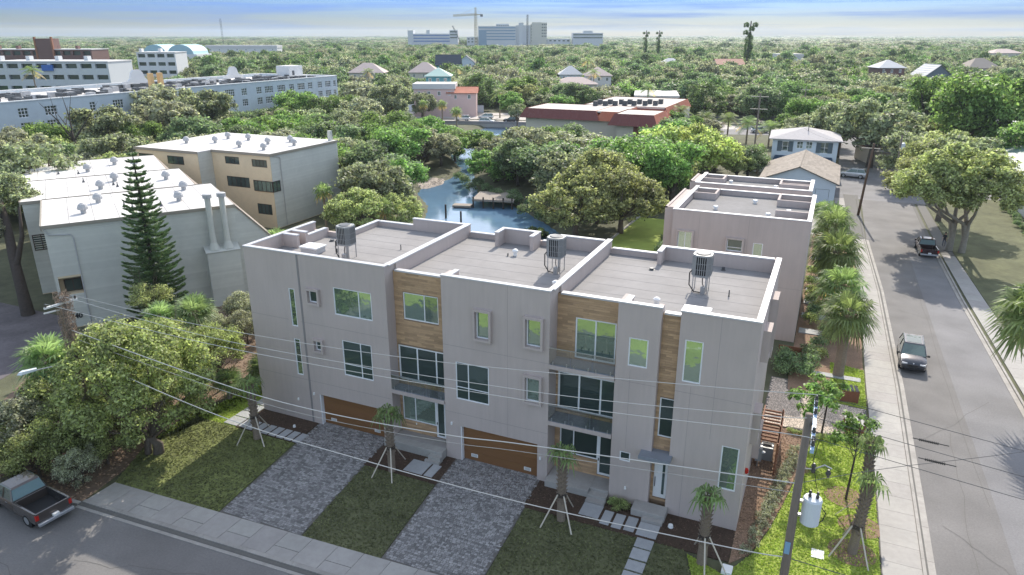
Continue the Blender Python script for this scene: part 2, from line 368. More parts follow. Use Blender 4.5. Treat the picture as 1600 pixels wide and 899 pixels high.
# slabs as pieces: strip along a polyline pair
def slabrow(parent,left,right,n,z,t,m,gap=.012,name='slab',jit=0,seed=0):
    rg=random.Random(seed)
    def at(pl,f):
        ds=[0]
        for i in range(len(pl)-1): ds.append(ds[-1]+math.dist(pl[i],pl[i+1]))
        d=f*ds[-1]
        for i in range(len(pl)-1):
            if d<=ds[i+1]+1e-6:
                k=(d-ds[i])/(ds[i+1]-ds[i]); return Vector((pl[i][0]+(pl[i+1][0]-pl[i][0])*k,pl[i][1]+(pl[i+1][1]-pl[i][1])*k))
        return Vector(pl[-1])
    L=max(math.dist(left[0],left[-1]),.1)
    for i in range(n):
        a0=i/n+gap/L; a1=(i+1)/n-gap/L
        p=[at(left,a0),at(right,a0),at(right,a1),at(left,a1)]
        MB().prism([tuple(v) for v in p],z-t,z+rg.uniform(-jit,jit)).build(name,m,parent)
# front footpath
fp=slab_poly('front_footpath',[(-1.9,yb(-2)-2.3),(-1.9,yb(-2)+.02),(38,yb(38)+.02),(38,yb(38)-2.3)],.05,concj,.3)
seg=[-1.85+i*1.55 for i in range(26)]
for i in range(25):
    x0,x1=seg[i]+.012,seg[i+1]-.012
    if i in (2,4,6,8,10,12,14,16,18):
        MB().prism([(x0,yb(x0)-1.1),(x1,yb(x1)-1.1),(x1,yb(x1)),(x0,yb(x0))],0,.085).build('slab',conc,fp)
        MB().prism([(x0,yb(x0)-1.78),(x1,yb(x1)-1.78),(x1,yb(x1)-1.13),(x0,yb(x0)-1.13)],0,.08).build('slab',conc,fp)
    else: MB().prism([(x0,yb(x0)-1.78),(x1,yb(x1)-1.78),(x1,yb(x1)),(x0,yb(x0))],0,.085).build('slab',conc,fp)
kb=slab_poly('front_kerb',[(-1.9,yb(-2)-2.28),(-1.9,yb(-2)-1.8),(38,yb(38)-1.8),(38,yb(38)-2.28)],.06,concj,.3)
for i in range(14):
    x0,x1=-1.9+i*2.85+.01,-1.9+(i+1)*2.85-.01
    MB().prism([(x0,yb(x0)-2.05),(x1,yb(x1)-2.05),(x1,yb(x1)-1.81),(x0,yb(x0)-1.81)],0,.11).build('kerb_stone',curbm,kb)
    MB().prism([(x0,yb(x0)-2.5),(x1,yb(x1)-2.5),(x1,yb(x1)-2.06),(x0,yb(x0)-2.06)],-.1,.035).build('gutter_slab',curbm,kb)
mb=MB(); mb.prism([(-140,yb(-140)-2.3),(-1.95,yb(-2)-2.3),(-1.95,yb(-2)-2.05),(-140,yb(-140)-2.05)],-.1,.10); struct(mb,'edge_kerb',curbm)
# side street footpath (left side)
fp2=struct(MB().prism([(39.3,-40),(41.15,-40),(41.0,22),(40.5,45),(39.55,66),(38.8,95),(37,95),(38.1,66),(38.85,45),(38.95,22),(39.2,8)],-.2,.04),'side_footpath',concj)
slabrow(fp2,[(39.3,-16),(39.25,6),(38.95,22),(38.85,45),(38.1,66)],[(41.08,-16),(41.06,6),(40.98,22),(40.5,45),(39.55,66)],54,.06,.1,conc,.008)
kb2=struct(MB().prism([(41.15,-40),(41.45,-40),(41.3,22),(40.85,45),(39.85,66),(39.2,95),(38.85,95),(39.57,66),(40.52,45),(41.02,22)],-.2,.05),'side_kerb',concj)
slabrow(kb2,[(41.1,-16),(41.08,6),(41.0,22),(40.52,45),(39.57,66)],[(41.26,-16),(41.24,6),(41.16,22),(40.68,45),(39.72,66)],28,.10,.2,curbm,.008,'kerb_stone')
slabrow(kb2,[(41.27,-16),(41.25,6),(41.17,22),(40.69,45),(39.73,66)],[(41.7,-16),(41.68,6),(41.58,22),(41.1,45),(40.15,66)],28,.03,.2,curbm,.008,'gutter_slab')
# right side
kb3=struct(MB().prism([(49.3,-40),(49.75,-40),(49.3,20),(48.2,45),(47.7,62),(47.2,92),(46.8,92),(47.3,62),(47.8,45),(48.85,20)],-.2,.02),'far_kerb',concj)
slabrow(kb3,[(49.05,-10),(48.85,20),(47.8,45),(47.3,62)],[(49.42,-10),(49.2,20),(48.1,45),(47.6,62)],26,.03,.2,curbm,.01,'gutter_slab')
slabrow(kb3,[(49.44,-10),(49.22,20),(48.12,45),(47.62,62)],[(49.62,-10),(49.38,20),(48.28,45),(47.78,62)],26,.12,.2,curbm,.01,'kerb_stone')
fp3=struct(MB().prism([(50.2,-40),(52.0,-40),(51.6,20),(50.2,45),(49.4,62),(48.6,92),(47.5,92),(48.0,62),(48.6,45),(49.7,20)],-.2,.05),'far_footpath',concj)
slabrow(fp3,[(50.0,0),(49.7,20),(48.6,45),(48.0,62)],[(51.8,0),(51.5,20),(50.2,45),(49.4,62)],34,.07,.1,conc,.01)
slab_poly('house_driveway',[(51.6,8),(70,8),(70,34),(51.0,34),(51.45,20)],.03,conc,.1)
slab_poly('far_junction',[(34,92),(60,92),(66,120),(46,180),(36,180),(36,110)],-.001,asph2,.1)
slab_poly('far_apron',[(30.5,66),(38.1,66),(37.9,92),(31,91)],.02,conc,.1)
# highway
def hy(x): return 174+.27*x
def hpoly(a,b,x0=-260,x1=200): return [(x0,hy(x0)+a),(x1,hy(x1)+a),(x1,hy(x1)+b),(x0,hy(x0)+b)]
struct(MB().prism(hpoly(0,24),-.15,.02),'highway',hwy)
struct(MB().prism(hpoly(11.3,12.7),-.1,.15),'highway_median',grounds)
mb=MB()
for off in (.7,3.9,7.4,10.9,13.1,16.6,20.1,23.3):
    dash=off in (3.9,7.4,16.6,20.1)
    for i in range(60):
        x=-180+i*6
        mb.add([(x,hy(x)+off,.026),(x+(2.2 if dash else 6),hy(x+(2.2 if dash else 6))+off,.026),(x+(2.2 if dash else 6),hy(x+(2.2 if dash else 6))+off+.15,.026),(x,hy(x)+off+.15,.026)],[(0,1,2,3)])
struct(mb,'lane_markings',white)
struct(MB().prism(hpoly(26,34,-140,-62),-.1,.02),'roadside_parking',hwy)
struct(MB().prism(hpoly(-12,0,-5,38),-.1,.014),'verge_car_park',asph2)
struct(MB().prism(hpoly(-10,0,60,120),-.1,.014),'corner_forecourt',conc)
# ------------------------------------------------------------------ lawns and beds
LW=[[(-1.9,yb(-2)+.05),(5.75,yb(5.75)+.05),(4.9,-2.7),(-4.3,-2.7),(-3.6,-7)],[(11.35,yb(11)+.05),(16.1,yb(16)+.05),(15.5,-2.9),(10.5,-2.9)],[(21.55,yb(21.5)+.05),(32.2,yb(32)+.05),(30.0,-2.6),(21.2,-2.7)]]
for i,p in enumerate(LW): slab_poly('front_lawn',p,.03,lawndull if i else mat('part_shade_lawn',(.175,.20,.065),.95,.2,1.4,.5,45,amt2=.28,scale2=.35),.2)  # first lawn's base colour dulled to stand for the building's shade
slab_poly('side_lawn',[(32.2,yb(32)+.05),(39.2,yb(39)+.05),(39.15,8),(38.8,12.4),(36,11.9),(35.2,9.6),(34.8,6),(34.4,3.5),(33.9,1.0),(33.2,-1.6),(32.1,-3.6),(30.2,-2.8)],.03,grassm,.2)
slab_poly('left_lawn',[(-3.6,-7),(-4.3,-2.7),(-3.4,-2.7),(-.05,-2.7),(-.05,9),(-2.3,9),(-3.4,2)],.03,grassm,.2)
slab_poly('leaf_litter_ground',[(-14,-13),(-2,-12.4),(-2.6,-9),(-4.2,-5),(-4.4,-2.5),(-3.4,2),(-2.3,9),(-.3,12),(2.6,16),(-18,16),(-24,2)],.012,dirt,.2)
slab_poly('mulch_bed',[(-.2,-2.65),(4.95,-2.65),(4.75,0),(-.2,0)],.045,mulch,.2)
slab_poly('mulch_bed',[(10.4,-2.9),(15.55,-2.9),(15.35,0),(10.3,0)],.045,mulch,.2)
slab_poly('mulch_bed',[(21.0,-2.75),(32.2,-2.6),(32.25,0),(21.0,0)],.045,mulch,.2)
slab_poly('side_mulch_bed',[(32.25,-2.7),(33.1,-1.6),(33.85,1.0),(34.35,3.5),(34.75,6),(35.15,9.6),(35.3,12.2),(32.25,12.2)],.045,mulchl,.2)
slab_poly('garden_bed',[(33.5,18),(38.8,17.6),(38.8,66),(33.5,66)],.012,mulchl,.2)
slab_poly('side_lawn',[(36.6,17.5),(38.9,17.3),(38.85,24),(36.4,24.6)],.03,grassm,.1)
slab_poly('car_park',[(-95,-13),(-19,-13),(-24,2),(-30,6),(-60,6),(-95,-2)],.004,mat('littered_asphalt',(.13,.115,.12),.95,.2,3,.3,30,amt2=.3,scale2=.4),.1)
slab_poly('creek_lawn',[(9.5,50),(18,44),(21,55),(20,66),(10,66)],.03,grassm,.1)
slab_poly('house_lawn',[(51.3,34),(60,34),(60.5,100),(48.7,100),(49.5,62),(50.3,45)],.03,lawndull,.1)
slab_poly('courtyard_paving',[(21,11.4),(33.4,11.4),(33.4,27.5),(21,27.5)],.01,grounds,.1)
slab_poly('opposite_lawn',[(-140,-23.5),(38,-19.5),(38,-60),(-140,-60)],.02,mat('sunny_lawn',(.27,.31,.09),.95,.2,.5,amt2=.3,scale2=.12),.2)
def tufts(name,label,polys,dens,h,m,seed,z=.03):
    rg=np.random.default_rng(seed); P=[]
    for poly in polys:
        xs=[p[0] for p in poly]; ys=[p[1] for p in poly]; A=(max(xs)-min(xs))*(max(ys)-min(ys)); k=int(A*dens)
        for x,y in zip(rg.uniform(min(xs),max(xs),k),rg.uniform(min(ys),max(ys),k)):
            if inside(x,y,poly): P.append((x,y))
    P=np.array(P); n=len(P); a=rg.uniform(0,2*PI,n); w=rg.uniform(.02,.05,n)*1.6; hh=h*rg.uniform(.5,1.5,n); lx=rg.normal(0,.05,n); ly=rg.normal(0,.05,n)
    V=np.zeros((n,3,3)); V[:,0,0]=P[:,0]-np.cos(a)*w; V[:,0,1]=P[:,1]-np.sin(a)*w; V[:,1,0]=P[:,0]+np.cos(a)*w; V[:,1,1]=P[:,1]+np.sin(a)*w
    V[:,2,0]=P[:,0]+lx; V[:,2,1]=P[:,1]+ly; V[:,0:2,2]=z; V[:,2,2]=z+hh
    me=npmesh(name,V.reshape(-1,3),3,m); o=link(name,me); o['kind']='stuff'; tag(o,label,'grass')
def npmesh(name,V,k,m):
    n=len(V)//k; me=bpy.data.meshes.new(name); me.vertices.add(n*k); me.vertices.foreach_set('co',V.astype('f').ravel())
    me.loops.add(n*k); me.loops.foreach_set('vertex_index',np.arange(n*k,dtype='i')); me.polygons.add(n); me.polygons.foreach_set('loop_start',np.arange(0,n*k,k,dtype='i'))
    try: me.polygons.foreach_set('loop_total',np.full(n,k,dtype='i'))
    except Exception: pass
    me.materials.append(m); me.update(calc_edges=True); return me
SL=[(32.2,yb(32)+.05),(39.2,yb(39)+.05),(39.15,8),(38.8,12.4),(36,11.9),(35.2,9.6),(34.8,6),(34.4,3.5),(33.9,1.0),(33.2,-1.6),(32.1,-3.6),(30.2,-2.8)]
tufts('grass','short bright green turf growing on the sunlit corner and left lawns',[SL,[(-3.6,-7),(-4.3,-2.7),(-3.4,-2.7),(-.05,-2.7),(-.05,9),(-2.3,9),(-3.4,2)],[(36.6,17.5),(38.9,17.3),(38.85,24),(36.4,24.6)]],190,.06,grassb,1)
tufts('grass','thin turf on the shaded front lawns, coloured darker for the shade',LW,150,.05,grassdim,2)
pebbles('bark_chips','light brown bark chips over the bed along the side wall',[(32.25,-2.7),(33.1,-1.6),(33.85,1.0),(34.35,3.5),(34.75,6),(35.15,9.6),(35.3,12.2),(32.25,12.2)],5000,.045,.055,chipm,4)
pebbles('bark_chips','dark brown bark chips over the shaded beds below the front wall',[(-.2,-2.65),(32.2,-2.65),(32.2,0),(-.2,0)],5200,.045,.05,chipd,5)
pebbles('fallen_leaves','dry leaf litter strewn under the hedge left of the lawn',[(-14,-13),(-2,-12.4),(-2.6,-9),(-4.2,-5),(-4.4,-2.5),(-3.4,2),(-2.3,9),(-14,9)],6000,.012,.09,chipm,6)
# pavers
def paving(name,poly,label,m,seed,z=.06,ww=.24,hh=.145):
    base=slab_poly(name,poly,z-.02,sandj,.2); xs=[p[0] for p in poly]; ys=[p[1] for p in poly]; rg=random.Random(seed); mb=MB(); y=min(ys); r=0
    while y<max(ys):
        x=min(xs)-rg.random()*ww; h=hh*rg.choice((1,1,.75))
        while x<max(xs):
            w=ww*rg.choice((1,.75,.5,1.0))
            if all(inside(px,py,poly) for px,py in ((x,y),(x+w,y),(x,y+h),(x+w,y+h))):
                zz=z+rg.uniform(-.004,.004); g=.008; e=.012
                mb.add([(x+g,y+g,z-.03),(x+w-g,y+g,z-.03),(x+w-g,y+h-g,z-.03),(x+g,y+h-g,z-.03),(x+g+e,y+g+e,zz),(x+w-g-e,y+g+e,zz),(x+w-g-e,y+h-g-e,zz),(x+g+e,y+h-g-e,zz)],[(4,5,6,7),(0,1,5,4),(1,2,6,5),(2,3,7,6),(3,0,4,7)])
            x+=w
        y+=h; r+=1
    o=mb.build('paver',m,base); o['kind']='stuff'; return base
paving('driveway',[(4.75,.6),(10.35,.6),(10.4,-1),(11.3,yb(11.3)+.03),(5.85,yb(5.85)+.03),(4.9,-1)],'',paver,1)
paving('driveway',[(15.3,.6),(21.0,.6),(21.1,-1),(21.5,yb(21.5)+.03),(16.15,yb(16.1)+.03),(15.4,-1)],'',paver,2)
paving('side_driveway',[(32.3,12.3),(38.85,12.7),(38.9,17.2),(36.8,17.4),(33.6,18.2),(33.5,20),(32.3,20)],'',paverw,3)
# stepping stones
def stones(lst,name='stepping_stones',label='',group=None):
    r=thing(name,label,'paving')
    for x0,y0,x1,y1 in lst: MB().box(x0,y0,.0,x1,y1,.085).build('stone',stone,r,bevel=.012)
stones([(-1.2,-2.6,-.06,-1.6),(-1.2,-1.52,-.06,-.8),(-1.2,-.72,-.06,.2),(-1.2,.3,-.2,1.2),(.05,-2.55,.62,-1.55)]+[(.7+i*.66,-2.6,.7+i*.66+.52,-1.55) for i in range(7)],label='row of pale stepping stones from the left lawn to the first driveway')
stones([(13.0,-2.4,14.3,-1.15),(14.42,-2.4,14.98,-1.15)],label='two square stepping stones below the middle porch')
stones([(24.1,-2.05,25.22,-.93),(25.38,-2.35,25.9,-1.15),(26.05,-2.4,26.58,-1.18),(26.72,-2.35,27.28,-1.15),(27.42,-2.45,28.5,-1.32),(27.58,-3.4,28.48,-2.65),(27.58,-4.32,28.48,-3.5),(27.58,-5.18,28.48,-4.45),(27.58,-6.05,28.48,-5.3),(27.58,-6.9,28.48,-6.15),(27.58,-7.8,28.48,-7.05),(27.58,-8.7,28.48,-7.95)],label='stepping stone path turning from the right porch toward the street')
stones([(33.7,30+i*4,36.2,31.2+i*4) for i in range(7)]+[(34.2,21.6,38.6,22.3)],label='pale stone pads in the palm garden beside the rear block')
# ------------------------------------------------------------------ main townhouse
TH=thing('townhouse_block','three unit grey stucco townhouse block with wood tile panels and flat roofs','building')
H=12.02; RZ=.9; RZ3=1.2
def part(mb,name,m,parent=None,**k): return mb.build(name,m,parent or TH,**k)
O1=[(3.38,3.88,6.99,9.63),(3.38,3.9,3.46,6.11),(5.05,5.8,8.93,9.75),(5.2,5.75,5.6,6.3),(6.95,9.8,8.36,10.2),(7.3,9.55,4.2,6.68),(5.1,10.1,0,2.3)]
mb=MB(); wall(mb,0,10.88,0,H,O1); part(mb,'front_wall',stucco)
O2=[(16.93,17.8,8.55,10.22),(20.06,20.96,8.65,10.28),(20.06,20.93,5.2,6.73),(15.5,17.7,4.29,6.77),(15.75,20.8,0,2.45)]
mb=MB(); wall(mb,14.7,21.43,0,H,O2); part(mb,'front_wall',stucco)
O3=[(25.85,26.89,8.54,10.17),(25.7,26.31,2.7,3.3)]
mb=MB(); wall(mb,25.2,27.45,0,H,O3); part(mb,'front_wall',stucco)
O4=[(28.72,29.65,8.2,10.55),(31.05,31.95,2.4,5.0)]
mb=MB(); wall(mb,28.42,32.25,0,H,O4); part(mb,'front_wall',stucco)
mb=MB(); mb.box(0,.25,0,.25,7,H-.0).box(.25,6.75,0,3,7,11.5).box(2.9,7,0,3.15,11,11.5)
mb.box(3.15,10.75,0,10.7,11,11.5).box(11.0,10.75,0,21.3,11,11.5).box(21.55,10.95,0,32.0,11.2,11.5)
mb.box(32.0,.25,0,32.25,11.3,H); part(mb,'outer_wall',stucco)
# recess side and back walls
mb=MB(); mb.box(10.63,.25,0,10.88,RZ+.2,H).box(14.7,.25,0,14.95,RZ+.2,H).box(21.18,.25,0,21.43,RZ3+.2,H).box(25.2,.25,0,25.45,RZ3+.2,H).box(27.2,.25,0,27.45,.65,H).box(28.42,.25,0,28.67,.65,H); part(mb,'recess_wall',stucco)
OR1=[(11.5,13.95,8.48,10.25),(10.95,14.7,4.3,6.68),(11.05,13.5,1.4,3.2),(13.5,14.2,.62,3.25)]
OR3=[(22.5,24.85,7.85,10.3),(21.55,25.2,4.45,6.85),(21.75,24.1,1.55,3.35),(24.1,25.1,.6,3.4)]
ORS=[(27.62,28.42,4.5,6.85),(27.6,28.35,.62,3.0)]
for (x0,x1,y,ops,ht) in ((10.88,14.7,RZ,OR1,11.55),(21.43,25.2,RZ3,OR3,11.55),(27.45,28.42,.4,ORS,11.6)):
    mb=MB(); wall(mb,x0,x1,0,ht,ops,.2,y); part(mb,'panel_backing',woodbase)
    mb=MB(); planks(mb,x0,x1,.45,ht,ops,y-.001,.135,.9,seed=int(x0)); o=part(mb,'wood_tile_cladding',wood); o['kind']='stuff'
# panels of coping over low recesses
mb=MB()
def cop(x0,y0,x1,y1,z,h=.07): mb.box(x0-.035,y0-.035,z-.02,x1+.035,y1+.035,z+h-.015)
def copin(x0,y0,x1,y1,z,h=.07): mb.box(x0,y0,z-.02,x1,y1,z+h)
# parapet bodies (raised) inside
pw=MB()
def parapet(x0,y0,x1,y1,z0,z1): pw.box(x0,y0,z0,x1,y1,z1)
parapet(10.7,1.1,11.0,11.0,11,H); parapet(21.3,1.4,21.55,11.2,11,H)         # party parapets
parapet(.25,3.45,1.5,3.7,11,H); parapet(.25,4.35,1.5,4.6,11,H); parapet(1.25,4.6,1.5,6.9,11,11.75); 
parapet(6.3,10.75,10.7,11.0,11.5,H); parapet(13.75,10.45,16.6,10.7,11,12.15); parapet(13.75,9.3,14.0,10.45,11,12.15); parapet(16.35,9.3,16.6,10.45,11,12.15)
parapet(18.0,10.75,21.3,11.0,11.5,H); parapet(18.0,9.7,18.25,10.75,11,11.85); parapet(24.95,10.95,32.0,11.2,11.5,H); parapet(24.95,9.8,25.2,10.95,11,H)
parapet(14.95,.25,15.2,1.3,11,H-.03); parapet(25.45,.25,25.7,1.2,11,H-.03)
part(pw,'parapet',stucco)
for a in ((0,0,10.88,.25,H),(14.7,0,21.43,.25,H),(25.2,0,27.45,.25,H),(28.42,0,32.25,.25,H),): cop(*a)
for a in ((0,.31,.25,7,H),(32.0,.31,32.25,11.3,H),(10.66,.31,11.0,11.0,H),(21.26,.31,21.55,11.2,H)): cop(a[0],a[1]+.06,a[2],a[3],a[4]-.004)
for a in ((.37,3.45,1.5,3.7,H-.006),(.37,4.35,1.5,4.6,H-.006),(1.25,4.72,1.5,6.7,11.75),(2.9,7.0,3.15,11.0,11.5),(3.3,10.75,6.2,11.0,11.5),(6.3,10.75,10.55,11,H-.008),(11.15,10.75,13.6,11,11.5),(13.75,10.45,16.6,10.7,12.15),(13.75,9.3,14.0,10.3,12.146),(16.35,9.3,16.6,10.3,12.146),(16.75,10.75,17.8,11,11.5),(18.0,10.75,21.1,11,H-.008),(18.0,9.7,18.25,10.6,11.85),(21.7,10.95,24.8,11.2,11.5),(24.95,10.95,31.85,11.2,H-.008),(24.95,9.8,25.2,10.8,H-.012),
    (14.95,.37,15.2,1.3,H-.03),(25.45,.37,25.7,1.2,H-.03)): cop(*a)
for x0,x1,y,z in ((11.0,14.62,RZ,11.55),(21.62,25.12,RZ3,11.55),(27.52,28.35,.4,11.6)): copin(x0,y-.07,x1,y+.3,z,.08)
part(mb,'coping',coping)
# roof decks
part(MB().box(.25,.25,10.9,10.7,6.75,11.15).box(3.15,6.75,10.9,10.7,10.75,11.15),'roof_deck',deck)
part(MB().prism([(11.0,RZ+.2),(14.95,RZ+.2),(14.95,.25),(21.3,.25),(21.3,10.75),(11.0,10.75)],10.9,11.15),'roof_deck',deck)
part(MB().prism([(21.55,RZ3+.2),(25.45,RZ3+.2),(25.45,.25),(27.2,.25),(27.2,.6),(28.67,.6),(28.67,.25),(32.0,.25),(32.0,10.95),(21.55,10.95)],10.9,11.15),'roof_deck',deck)
mb=MB()
for x0,x1,ys in ((3.2,10.65,(1.5,2.9,4.3,5.7,7.1,8.5,9.9)),(11.05,21.25,(1.9,3.3,4.7,6.1,7.5,8.9)),(21.6,31.95,(1.9,3.3,4.7,6.1,7.5,8.9,10.1))):
    for y in ys: mb.box(x0,y,11.15,x1,y+.03,11.155)
part(mb,'membrane_seam',deckd)
# stucco joints
mb=MB()
for x0,x1,zs in ((0,10.88,(7.4,3.2)),(14.7,21.43,(7.75,3.3)),(25.2,27.45,(7.6,)),(28.42,32.25,(7.6,))):
    for z in zs:
        segs=[(x0,x1)]
        for o in O1+O2+O3+O4:
            if o[2]-.2<z<o[3]+.2:
                segs=[(a,b) for s in segs for a,b in ([(s[0],min(s[1],o[0]-.25)),(max(s[0],o[1]+.25),s[1])] if o[0]<s[1] and o[1]>s[0] else [s]) if b>a]
        for a,b in segs: mb.box(a,-.004,z,b,0.01,z+.02)
for x,z0,z1 in ((18.9,2.5,12),(30.4,5.2,12),(30.4,0,2.2),(26.0,3.5,8.3),(29.2,0,8.0)): mb.box(x,-.0035,z0,x+.018,.01,z1)
part(mb,'stucco_joint',stucco2)
part(MB().box(4.28,-.02,0,4.42,.02,11.98),'expansion_joint',mat('joint_grey',(.25,.23,.225),.8,.03))  # darker grey strip for the vertical expansion joint groove
# windows
window(TH,*O1[0],0); window(TH,*O1[1],0); window(TH,*O1[2],.0,g=glassd); window(TH,*O1[3],.0,g=glassd)
window(TH,*O1[4],.0,cols=(.66,)); window(TH,*O1[5],.0,cols=(.62,),rows=(.33,),g=glassd)
for o in O2[:3]: window(TH,*o,.02,g=glass)
window(TH,*O2[3],0,cols=(.38,),rows=(.33,),g=glassd)
window(TH,*O3[0],0); window(TH,*O3[1],0,g=glassd); window(TH,*O4[0],0); window(TH,*O4[1],0)
def surround(x0,x1,z0,z1,d=.22,w=.14,T=None):
    m=MB(); m.T=T or Matrix.Identity(4)
    m.box(x0-w,-d,z0-w,x0,.0,z1+w).box(x1,-d,z0-w,x1+w,0,z1+w).box(x0,-d,z1,x1,0,z1+w).box(x0,-d,z0-w,x1,0,z0); m.build('window_surround',stucco,TH)
for o in (O1[2],O1[3],O2[0],O2[1],O2[2]): surround(*o)
window(TH,*OR1[0],RZ,cols=(.6,)); window(TH,*OR1[1],RZ,cols=(.36,.72),fw=.1,name='sliding_window',g=glassd)
window(TH,*OR1[2],RZ,cols=(.38,),g=glass); 
window(TH,*OR3[0],RZ3,cols=(.5,),fw=.09,name='sliding_window'); window(TH,*OR3[1],RZ3,cols=(.35,.7),fw=.11,name='sliding_window',g=glassd)
window(TH,*OR3[2],RZ3,cols=(.36,),g=glassd); window(TH,*ORS[0],.4,g=glassd)
for (o,y) in ((OR1[3],RZ),(OR3[3],RZ3)):
    d=window(TH,*o,y,fw=.13,name='glazed_door',g=glassd); MB().box(o[0]+.04,y-.02,1.55,o[0]+.09,y+.03,1.7).build('handle',darkmetal,d)
d=MB(); o=ORS[1]; d.box(o[0],.44,o[2],o[1],.5,o[3]); d=d.build('entrance_door',white,TH); MB().box(o[0]+.46,.425,o[2]+.25,o[0]+.6,.445,o[3]-.2).build('pane',glassd,d); MB().box(o[0]+.06,.4,1.3,o[0]+.1,.44,1.9).build('handle',darkmetal,d)
# garages
for g in (O1[6],O2[4]):
    gd=MB()
    for i in range(4): gd.box(g[0]+.04,.28,.06+i*.57,g[1]-.02,.33,.06+i*.57+.56)
    gd=gd.build('garage_door',woodg,TH)
    for xx in (g[0]+.55,g[1]-.95):
        v=MB(); v.box(xx,.262,.3,xx+.45,.28,.52); v=v.build('vent',white,gd); l_=MB()
        for i in range(4): l_.box(xx+.05,.255,.335+i*.045,xx+.40,.262,.355+i*.045)
        l_.build('louvre',acgrey,v)
    MB().box(g[0]-.0,.0,0,g[0]+.05,.28,g[3]).build('garage_trim',frame,TH)
# porches, balconies, canopy
part(MB().box(10.9,-.02,.05,14.68,.9,.6).box(10.45,-.6,.05,14.7,-.02,.6),'porch',conc,bevel=.02)
part(MB().box(13.9,-.95,.05,14.75,-.61,.42).box(13.75,-1.14,.05,14.75,-.96,.22),'porch_step',conc)
part(MB().box(21.45,-.45,.05,24.1,1.2,.48).box(24.1,-.05,.05,25.18,1.2,.48),'porch',conc,bevel=.02)
part(MB().box(24.12,-.52,.05,25.2,-.06,.34).box(24.1,-.9,.05,25.2,-.53,.18),'porch_step',conc)
part(MB().box(26.75,-.95,.05,28.6,-.01,.45),'porch',conc,bevel=.02)
part(MB().box(27.42,-1.28,.05,28.55,-.96,.24),'porch_step',conc)
def balcony(x0,x1,y,z,th,glazed):
    b=MB().box(x0,-.08,z,x1,y,z+th).build('balcony',[stucco],TH)
    MB().box(x0+.02,-.05,z+th+.001,x1-.02,y-.02,z+th+.012).build('balcony_membrane',bluegrey,b)
    sh=MB(); n=3
    for i in range(n):
        a=x0+(x1-x0)*i/n; c=x0+(x1-x0)*(i+1)/n
        for xx in (a+.22,c-.22): sh.box(xx-.025,-.06,z+th,xx+.025,0,z+th+.2)
    sh.build('post_shoe',metal,b)
    if glazed:
        for i in range(n):
            a=x0+(x1-x0)*i/n+.02; c=x0+(x1-x0)*(i+1)/n-.02
            MB().box(a,-.035,z+th+.05,c,-.022,z+th+1.0).build('glass_panel',bg_,b)
        MB().box(x0,-.05,z+th+1.0,x1,-.01,z+th+1.04).build('handrail',metal,b)
bg_=bpy.data.materials.new('clear_glass'); bg_.use_nodes=True; t=bg_.node_tree; gl=N(t,'ShaderNodeBsdfGlossy'); gl.inputs['Roughness'].default_value=.02; tr=N(t,'ShaderNodeBsdfTransparent'); tr.inputs[0].default_value=(.86,.9,.88,1); ms=N(t,'ShaderNodeMixShader'); ms.inputs[0].default_value=.14
t.links.new(tr.outputs[0],ms.inputs[1]); t.links.new(gl.outputs[0],ms.inputs[2]); t.links.new(ms.outputs[0],t.nodes['Material Output'].inputs[0])
balcony(10.9,14.68,RZ-.01,3.72,.25,True); balcony(21.45,25.18,RZ3-.01,3.95,.25,True); balcony(21.45,25.18,RZ3-.01,7.5,.25,True)
part(MB().box(26.9,-.75,3.55,28.6,.38,3.7).box(26.9,-.75,3.70,28.6,-.70,3.76),'door_canopy',bluegrey)
for x,z in ((12.0,1.2),): part(MB().box(x,RZ-.05,z,x+.07,RZ-.02,z+.12),'socket',white)
for x,z in ((4.6,2.2),(15.1,2.45),(26.1,.95),(3.2,1.5),(20.95,1.5)): part(MB().box(x,-.09,z,x+.1,0,z+.16),'wall_lamp',white)
# right side wall windows (seen edge on): box surrounds and blinds
TS=Matrix.Translation((32.25,0,0))@Matrix.Rotation(PI/2,4,'Z')      # local x -> world y, facing +x
for a,b,z0,z1 in ((2.2,3.3,9.2,10.7),(5.2,6.4,8.2,11.4),(2.4,3.4,4.2,5.9),(6.0,7.2,1.2,2.9)):
    window(TH,a,b,z0,z1,-.12,T=TS@Matrix.Identity(4)); surround(a,b,z0,z1,.38,.12,TS)
tag(MB().box(32.26,1.1,2.95,32.4,1.3,3.2).box(32.4,1.14,2.99,32.44,1.26,3.14).build('alarm_bell',redl),'small red alarm bell on the right end wall','bell')
# roof vents etc (parts)
for x,y,h,r in ((2.6,5.8,.12,.14),(3.6,5.0,.3,.04),(4.7,3.6,.3,.04),(8.2,6.0,.35,.035),(15.5,7.6,.2,.05),(30.0,5.6,.4,.035),(24.9,8.6,.12,.14),(29.0,10.3,.2,.1)):
    part(MB().lathe([(r*1.6,11.15),(r*1.6,11.17),(r,11.18),(r,11.15+h),(r*1.1,11.15+h)],x,y,8),'vent_pipe',darkmetal)
for x,y in ((26.6,2.6),(15.9,7.9),(20.6,3.0)):
    part(MB().lathe([(.13,11.15),(.12,11.4),(.2,11.42),(.2,11.52),(.1,11.6),(.02,11.62)],x,y,12),'roof_vent',white)
for x,y in ((3.1,3.1),(28.9,1.6)):
    h_=part(MB().box(x-.65,y-.5,11.15,x+.65,y+.5,11.5),'roof_hatch',coping,bevel=.02); MB().box(x-.72,y-.57,11.5,x+.72,y+.57,11.62).build('lid',white,h_,bevel=.03)
